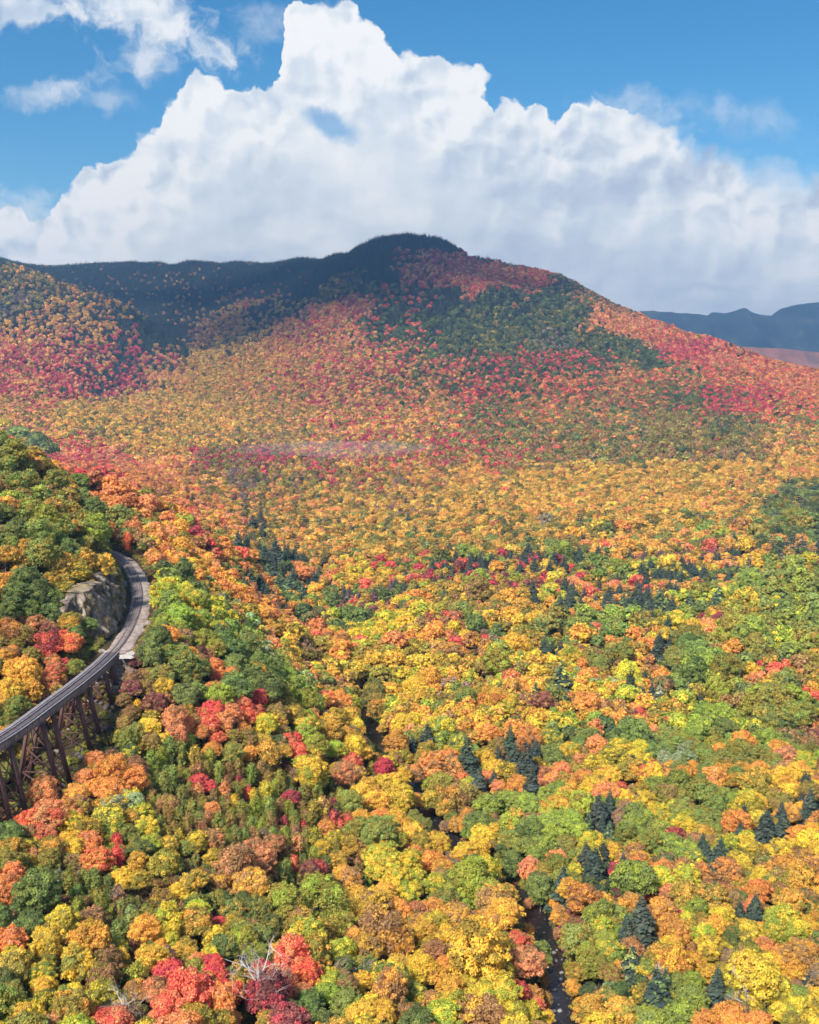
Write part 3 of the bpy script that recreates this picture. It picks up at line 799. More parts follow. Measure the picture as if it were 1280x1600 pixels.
# ------------------------------------------------------------------ railway
M_STEEL = simple('rusty_steel', srgb(58,42,42), srgb(104,74,68), .9, .7, .25, c3=srgb(84,64,64), stretch=(1,1,.35))
M_STEELB = simple('rusty_brace', srgb(74,50,46), srgb(132,88,76), 1.1, .7, .15)
M_GIRD = simple('weathered_girder', srgb(110,96,98), srgb(158,144,142), .7, .8, .2, c3=srgb(130,104,98), stretch=(1,1,.3))
M_RAIL = simple('worn_rail', srgb(150,140,142), srgb(200,194,198), .6, .45, 0)
M_TIE = simple('creosoted_tie', srgb(60,56,64), srgb(124,116,126), 1.3, .9, .3)
M_TIE2 = simple('weathered_sleeper', srgb(104,92,92), srgb(158,144,142), 1.3, .9, .3)
M_PLANK = simple('bleached_plank', srgb(128,122,126), srgb(186,180,182), 1.0, .9, .2)
M_BALLAST = simple('ballast_gravel', srgb(122,104,96), srgb(176,158,148), .55, .95, .9, c3=srgb(204,196,190), bscale=5, detail=9)
M_CONC = simple('pale_concrete', srgb(188,180,172), srgb(222,216,208), .5, .9, .2)
M_MASON = simple('granite_block', srgb(112,100,94), srgb(164,152,140), .8, .9, .5)
M_ROCK, t, out = mat('cutting_rock')
tcn = t.new('ShaderNodeTexCoord'); mp = t.new('ShaderNodeMapping'); t.l.new(tcn.outputs['Object'], mp.inputs[0]); mp.inputs['Scale'].default_value = (1,1,.45); mp.inputs['Rotation'].default_value = (0,R_(18),0)
n1 = t.noise(mp.outputs[0], .34, 8, .68); n2 = t.noise(tcn.outputs['Object'], .16, 5, .6)
c = t.ramp(n1, [(.36, srgb(46,42,46)), (.47, srgb(108,96,88)), (.58, srgb(158,142,126)), (.72, srgb(196,184,172))])
lich = t.ramp(t.noise(tcn.outputs['Object'], 1.1, 5, .6), [(.35, srgb(150,112,66)), (.65, srgb(128,128,62))])
c = t.mix(t.m('MULTIPLY', t.smooth(n2, .48, .62), .6), c, lich)
b = t.new('ShaderNodeBsdfPrincipled'); t.l.new(c, b.inputs['Base Color']); b.inputs['Roughness'].default_value = .9
bn = t.new('ShaderNodeBump'); bn.inputs['Strength'].default_value = .9; bn.inputs['Distance'].default_value = .5; t.l.new(t.noise(mp.outputs[0], .9, 8, .7), bn.inputs['Height']); t.l.new(bn.outputs[0], b.inputs['Normal'])
t.l.new(b.outputs[0], out.inputs[0])

def rows(s0, s1, step, z, off=0):
    s = np.arange(s0, s1+step*.5, step); x, y, dx, dy = trk(s, off)
    return np.c_[x, y, np.full(len(s), z), dx, dy]
S_VIS1 = LEN-3
# ballast bed beyond the trestle
mb = MB()
mb.sweep([(-2.9,-.75),(-1.8,-.18),(1.8,-.18),(3.5,-.30),(4.7,-.95)], rows(S_END-.5, S_VIS1, 1.0, DECK))
for v_ in mb.v:
    v_[:, 0] += (fbm(v_[:, 1]/1.7, v_[:, 0]/40, 3, 61)-.5)*1.5*(v_[:, 2] < DECK-.25); v_[:, 2] += (fbm(v_[:, 1]/.9, v_[:, 0]/.9, 2, 62)-.5)*.16*(v_[:, 2] < DECK-.25)
bed = link('ballast', mb.mesh('ballast', M_BALLAST, False), kind='structure', label='pale gravel bed of the railway, wider on its outer side')
track = thing('railway_track', 'single railway line curving round the rock cutting beyond the trestle', 'railway track')
for off in (-.72, .72):
    mb = MB(); mb.sweep([(off-.05,-.02),(off-.05,.15),(off+.05,.15),(off+.05,-.02)], rows(S_END, S_VIS1, 2.0, DECK)); link('rail', mb.mesh('rail', M_RAIL), track)
mb = MB()
for s in np.arange(S_END+.3, S_VIS1, .62):
    x, y, dx, dy = (float(q) for q in trk(s)); j = rng.normal()*.03
    mb.box((x, y, DECK-.12), np.array((dy,-dx,0))*1.28, np.array((dx,dy,0))*.12, (0,0,.11))
link('sleepers', mb.mesh('sleepers', M_TIE2), track, kind='stuff')

# trestle
T0 = 60.0
tres = thing('trestle_bridge', 'curved rusty steel railway trestle on tall battered legs at the left edge', 'bridge')
Hf = -.45                    # underside of ties below rail foot
def tie_mesh(): 
    mb = MB()
    for s in np.arange(T0, S_END-.1, .52):
        x, y, dx, dy = (float(q) for q in trk(s)); e = rng.rand()*.12
        mb.box((x, y, DECK-.13), np.array((dy,-dx,0))*(1.62+e), np.array((dx,dy,0))*.145, (0,0,.115))
    return mb.mesh('ties', M_TIE)
link('ties', tie_mesh(), tres, kind='stuff')
for off in (-.72, .72):
    mb = MB(); mb.sweep([(off-.05,-.005),(off-.05,.16),(off+.05,.16),(off+.05,-.005)], rows(T0, S_END, 2.0, DECK)); link('rail', mb.mesh('rail', M_RAIL), tres)
for off in (-.42, .42):
    mb = MB(); mb.sweep([(off-.03,-.005),(off-.03,.10),(off+.03,.10),(off+.03,-.005)], rows(T0, S_END, 2.0, DECK)); link('guard_rail', mb.mesh('guard_rail', M_STEEL), tres)
for off, w_, mm in ((-1.45,.10,M_PLANK), (1.52,.10,M_PLANK)):
    mb = MB(); mb.sweep([(off-w_,-.01),(off-w_,.12),(off+w_,.12),(off+w_,-.01)], rows(T0, S_END, 2.0, DECK)); link('guard_timber', mb.mesh('guard_timber', mm), tres)
# walkway of planks on the left
for k in range(2):
    off = -1.92-k*.34
    mb = MB(); mb.sweep([(off-.15,-.10-.012*k),(off-.15,-.03-.012*k),(off+.15,-.03-.012*k),(off+.15,-.10-.012*k)], rows(T0, S_END+1.0, 2.0, DECK)); link('walkway_plank', mb.mesh('walkway_plank', M_PLANK), tres)
mb = MB()
for s in np.arange(T0+1, S_END, 2.6):
    x, y, dx, dy = (float(q) for q in trk(s, -2.52)); mb.bar((x, y, DECK-.5), (x, y, DECK+1.05), .05, .05)
    x2, y2, _, _ = (float(q) for q in trk(s, -1.7)); mb.bar((x2, y2, DECK-.30), (x, y, DECK-.30), .12, .12)
for h in (.55, 1.02):
    P_ = rows(T0+1, S_END, 2.6, DECK+h, -2.52); mb.tube(P_[:, :3], .022, 4)
link('handrail', mb.mesh('handrail', M_STEELB), tres)
# longitudinal plate girders with stiffeners
PXB = [15, 65, 82, 120, 137, 163, 174.5]
def s_at_px(px, off=1.35, z=DECK-1.9):
    s = np.linspace(90, S_END, 900); x, y, _, _ = trk(s, off); p = project(x, y, z)[0]; return float(np.interp(px, p, s))
SB = [s_at_px(p) for p in PXB]
print('bents at', [round(q, 1) for q in SB], 'end', round(S_END, 1))
gap_s = (SB[3]-SB[2]+SB[1]-SB[0])/2; twr = 5.4
# pair up the bents into towers, carried on out of the frame to the left
SB = [SB[2]-twr-2*(gap_s+twr)-gap_s-twr, SB[2]-2*twr-2*gap_s-twr, SB[0]-twr, SB[0]] + SB[1:]
SB = sorted(SB)
S_G0 = max(T0, SB[0]-10)
for off in (-1.35, 1.35):
    g_ = MB(); g_.sweep([(off-.03,-1.75),(off-.03,-.30),(off+.03,-.30),(off+.03,-1.75)], rows(S_G0, S_END+.3, 1.6, DECK))
    g_.sweep([(off-.22,-.30),(off-.22,-.25),(off+.22,-.25),(off+.22,-.30)], rows(S_G0, S_END+.3, 1.6, DECK))
    g_.sweep([(off-.22,-1.80),(off-.22,-1.75),(off+.22,-1.75),(off+.22,-1.80)], rows(S_G0, S_END+.3, 1.6, DECK))
    go_ = link('girder', g_.mesh('girder', M_GIRD), tres)
    st = MB()
    sg = 1 if off > 0 else -1
    for s in np.arange(S_G0+.4, S_END, 1.15):
        x, y, dx, dy = (float(q) for q in trk(s, off+sg*.12)); st.box((x, y, DECK-1.02), np.array((dy,-dx,0))*.08, np.array((dx,dy,0))*.035, (0,0,.70))
    link('stiffener', st.mesh('stiffener', M_GIRD), go_, kind='stuff')
mb = MB()
for k, s in enumerate(np.arange(S_G0+1, S_END-1, 3.2)):       # cross frames between the girders
    a = trk(s, -1.3); b_ = trk(s, 1.3); c_ = trk(s+3.2, 1.3)
    mb.bar((float(a[0]), float(a[1]), DECK-1.6), (float(b_[0]), float(b_[1]), DECK-.5), .09, .09); mb.bar((float(a[0]), float(a[1]), DECK-.5), (float(b_[0]), float(b_[1]), DECK-1.6), .09, .09)
    mb.bar((float(a[0]), float(a[1]), DECK-1.7), (float(c_[0]), float(c_[1]), DECK-1.7), .10, .06)
link('cross_frames', mb.mesh('cross_frames', M_STEEL), tres, kind='stuff')
ZT = DECK-1.82
def leg_points(s, sg):
    x, y, dx, dy = (float(q) for q in trk(s)); r = np.array((dy, -dx, 0.))
    top = np.array((x, y, ZT))+r*sg*1.45
    foot = top.copy(); 
    for _ in range(8):
        z = float(ground(np.array([foot[0]]), np.array([foot[1]]))[0])+.25
        h = ZT-z; foot = top+r*sg*h*.20; foot[2] = z
    return top, foot
bents = []
for s in SB:
    L = [leg_points(s, -1), leg_points(s, 1)]
    bents.append(L)
    for top, foot in L:
        lg = MB(); d = foot-top; lg.bar(top, foot, .74, .14); lg.bar(top, foot, .14, .72); lg.bar(top+np.array((.33,0,0)), foot+np.array((.33,0,0)), .09, .56); lg.bar(top-np.array((.33,0,0)), foot-np.array((.33,0,0)), .09, .56)
        lo = link('leg', lg.mesh('leg', M_STEEL), tres)
        ft = MB(); ft.hexa([foot+np.array(q) for q in ((-.75,-.75,-1.6),(.75,-.75,-1.6),(.75,.75,-1.6),(-.75,.75,-1.6),(-.5,-.5,.12),(.5,-.5,.12),(.5,.5,.12),(-.5,.5,.12))]); link('footing', ft.mesh('footing', M_MASON), lo)
    (t0, f0), (t1, f1) = L
    mb = MB(); mb.bar(t0+(0,0,.05), t1+(0,0,.05), .35, .30); link('cap_beam', mb.mesh('cap_beam', M_STEEL), tres)
    H = ZT-min(f0[2], f1[2]); n = max(1, int(round(H/7.5)))
    n = n+1
    for k in range(n):
        a0, a1 = t0+(f0-t0)*k/n, t0+(f0-t0)*(k+1)/n; b0, b1 = t1+(f1-t1)*k/n, t1+(f1-t1)*(k+1)/n
        for p, q in ((a0, b1), (b0, a1)):
            mb = MB(); mb.bar(p, q, .20, .24); link('diagonal_brace', mb.mesh('diagonal_brace', M_STEEL), tres)
        if k < n-1:
            mb = MB(); mb.bar(a1, b1, .24, .3); link('strut', mb.mesh('strut', M_STEEL), tres)
# towers : pairs of bents braced to each other along the line
pairs = [(0,1),(2,3),(4,5),(6,7),(8,9)]
pairs = [p for p in pairs if p[1] < len(SB)]
for i, j in pairs:
    for sd_ in (0, 1):
        (ta, fa), (tb, fb) = bents[i][sd_], bents[j][sd_]
        H = ZT-min(fa[2], fb[2]); n = max(1, int(round(H/8.0)))
        for k in range(n):
            a0, a1 = ta+(fa-ta)*k/n, ta+(fa-ta)*(k+1)/n; b0, b1 = tb+(fb-tb)*k/n, tb+(fb-tb)*(k+1)/n
            for p, q in ((a0, b1), (b0, a1)):
                mb = MB(); mb.bar(p, q, .17, .20); link('diagonal_brace', mb.mesh('diagonal_brace', M_STEELB), tres)
            if k < n-1:
                mb = MB(); mb.bar(a1, b1, .2, .22); mb.bar(a1-(0,0,.7), b1-(0,0,.7), .15, .15); link('strut', mb.mesh('strut', M_STEELB), tres)
# abutment : concrete seat on stepped masonry
abut = thing('bridge_abutment', 'stepped granite abutment with a pale concrete seat under the far end of the trestle', 'abutment')
x, y, dx, dy = (float(q) for q in trk(S_END-.3)); rv = np.array((dy,-dx,0.)); fv = np.array((dx,dy,0.))
o_ = np.array((x, y, 0.))
def bevel_box(c, a, b_, h, m, name, parent, seed=0):
    """one slightly uneven block with bevelled edges"""
    bm = bmesh.new(); bmesh.ops.create_cube(bm, size=2)
    rr = np.random.RandomState(seed)
    for v in bm.verts: v.co = Vector(np.array(c)+a*v.co.x+b_*v.co.y+np.array((0,0,h))*v.co.z+rr.normal(size=3)*.025)
    bmesh.ops.bevel(bm, geom=list(bm.edges), offset=.05, segments=1, affect='EDGES')
    me = bpy.data.meshes.new(name); bm.to_mesh(me); bm.free(); me.materials.append(m)
    return link(name, me, parent)
bevel_box(o_+fv*.9+(0,0,DECK-1.05-.22), rv*2.9, fv*1.1, .75, M_CONC, 'concrete_seat', abut, 1)
bevel_box(o_+fv*2.2+(0,0,DECK-.9), rv*2.7, fv*.3, .65, M_CONC, 'back_wall', abut, 2)
k = 0
for c_ in range(9):                                            # courses stepping down towards the ravine
    z = DECK-2.45-c_*.82; fwd = .2-c_*1.15; n = 7
    for j in range(n):
        w_ = 6.6/n; xo = -3.3+w_*(j+.5)+(.22 if c_ % 2 else 0)
        k += 1
        bevel_box(o_+fv*(fwd+.9)+rv*xo+(0,0,z), rv*(w_/2-.03), fv*(1.5+.12*(k*7 % 5)/5), .38, M_MASON, 'stone', abut, 100+k)
# wing stones stepping down the right-hand bank
for c_ in range(10):
    z = DECK-2.4-c_*1.15
    for j in range(2):
        k += 1
        bevel_box(o_+fv*(-.4-c_*1.0)+rv*(3.9+c_*.16+j*.9)+(0,0,z), rv*.43, fv*.62, .55, M_MASON, 'stone', abut, 300+k)

mb = MB()
for i in range(420):                                           # broken rock in the ravine under the deck
    s = rng.uniform(T0+60, S_END-2); o = rng.normal()*7+3; x, y, _, _ = (float(q) for q in trk(s, o)); r = .2+abs(rng.normal())*.42
    Vr, Fr = rock_np(900+i % 24, r, .65, 1); mb.add(Vr+np.array((x, y, float(ground(np.array([x]), np.array([y]))[0])+.1*r)), T=Fr)
link('rubble', mb.mesh('rubble', simple('dark_rubble', srgb(58,52,54), srgb(120,112,110), 1.2, .95, .5)), kind='stuff', label='dark broken rock strewn in the ravine under the trestle')
# rock cutting : a craggy face on the inside of the curve
BASE = [(-118,294,-84,9),(-109,287,-85.5,14),(-99,283,-85,16),(-91,284.5,-82,16),(-85.5,291,-77.5,14),(-83.6,300,-75.7,13)]
for s in np.arange(S_END+28, S_END+122, 9.0):
    xx, yy, _, _ = (float(q) for q in trk(s, -4.3)); k_ = (s-S_END-28)/94; BASE.append((xx, yy, -75.7, 13.0-8.5*k_+1.6*math.sin(s*.23)))
BASE = np.array(BASE); BASE[:, 3] *= 1.12
bl = np.r_[0, np.cumsum(np.hypot(np.diff(BASE[:, 0]), np.diff(BASE[:, 1])))]
nu, nv = 420, 84
uu = np.linspace(0, bl[-1], nu); bx, by, bz, bh = (np.interp(uu, bl, BASE[:, i]) for i in range(4))
for a_ in (bx, by):
    for _ in range(12): a_[1:-1] = a_[1:-1]*.5+(a_[:-2]+a_[2:])*.25
tx = np.gradient(bx); tyy = np.gradient(by); ll = np.hypot(tx, tyy); nx, ny = -tyy/ll, tx/ll     # inward (left of travel)
RV = np.empty((nv, nu, 3))
for j in range(nv):
    f = j/(nv-1)
    inset = -1.0+f*5.0-1.1*np.abs(fbm(uu/2.6+f*.8, np.full(nu, f*2.2), 3, 31)*2-1)*2+.9*np.abs(fbm(uu/.9, np.full(nu, f*3.2), 2, 32)*2-1)+(f > .88)*(f-.88)*42; z = bz-1.2+(bh+1.2)*np.minimum(1, f/.9)**.92 - (f > .9)*(f-.9)*4
    d1 = (fbm(uu/3.2+f*1.3, np.full(nu, f*5.0), 4, 21)-.5)*4.6; d2 = np.floor(fbm(uu/1.7-f*2, np.full(nu, f*6.0), 2, 22)*6)/6*1.9+np.floor(fbm(uu/.8+f, np.full(nu, f*11.0), 2, 27)*5)/5*1.0
    RV[j, :, 0] = bx+nx*(inset+d1+d2); RV[j, :, 1] = by+ny*(inset+d1+d2); RV[j, :, 2] = z+(fbm(uu/1.6, np.full(nu, f*12.0), 3, 23)-.5)*1.4
link('rock_face', mesh_np('rock_face', RV.reshape(-1, 3), grid_faces(nv, nu), [M_ROCK], False), label='craggy grey and tan rock face of the cutting on the inside of the railway curve', category='rock face')
# loose boulders by the track
bo = [(232,978,1.5),(240,992,1.2),(226,990,1.0),(236,1004,.9),(206,1030,.9),(222,1015,1.1),(182,962,.8),(178,985,.9),(160,1022,1.0),(150,1034,.8)]
for i, (px, py, r) in enumerate(bo):
    p = on_level(px, py, DECK-1.2)
    z = float(ground(np.array([p[0]]), np.array([p[1]]))[0])
    o = link('boulder', boulders[i % 5], None, (p[0], p[1], z+.15*r)); o.scale = (r, r, r); o.rotation_euler = (0, 0, i*1.3)
    o['category'] = 'boulder'; o['group'] = 'boulders beside the railway'
    o['label'] = ['largest pale boulder on the outer side of the track, just past the trestle end', 'pale boulder right of the largest one outside the railway curve', 'small boulder between the track and the largest pale boulder', 'low boulder on the bank just right of the trestle end', 'boulder beside the pale gravel at the end of the trestle deck', 'rounded boulder at the edge of the white gravel apron', 'boulder at the foot of the dark rock face, highest along the track', 'boulder at the foot of the rock face, halfway along the cutting', 'boulder below the near end of the rock face', 'lowest boulder under the rock face, nearest the trestle'][i]
M_APRON = simple('white_gravel', srgb(150,140,134), srgb(196,188,182), .6, .95, .9, c3=srgb(222,216,210), bscale=4, detail=9)
# pale gravel apron at the bridge end
V = []; c0 = on_level(203, 1019, DECK)
for i in range(24):
    a = i/24*2*PI; V.append((c0[0]+math.cos(a)*3.2*(1+.25*math.sin(3*a)), c0[1]+math.sin(a)*4.6*(1+.15*math.sin(5*a)), DECK-.62+.05*math.sin(5*a)))
V.append((c0[0], c0[1], DECK-.32))
link('gravel_apron', mesh_np('gravel_apron', V, [(i, (i+1) % 24, 24) for i in range(24)], [M_APRON]), kind='structure', label='patch of whitish gravel at the end of the trestle')

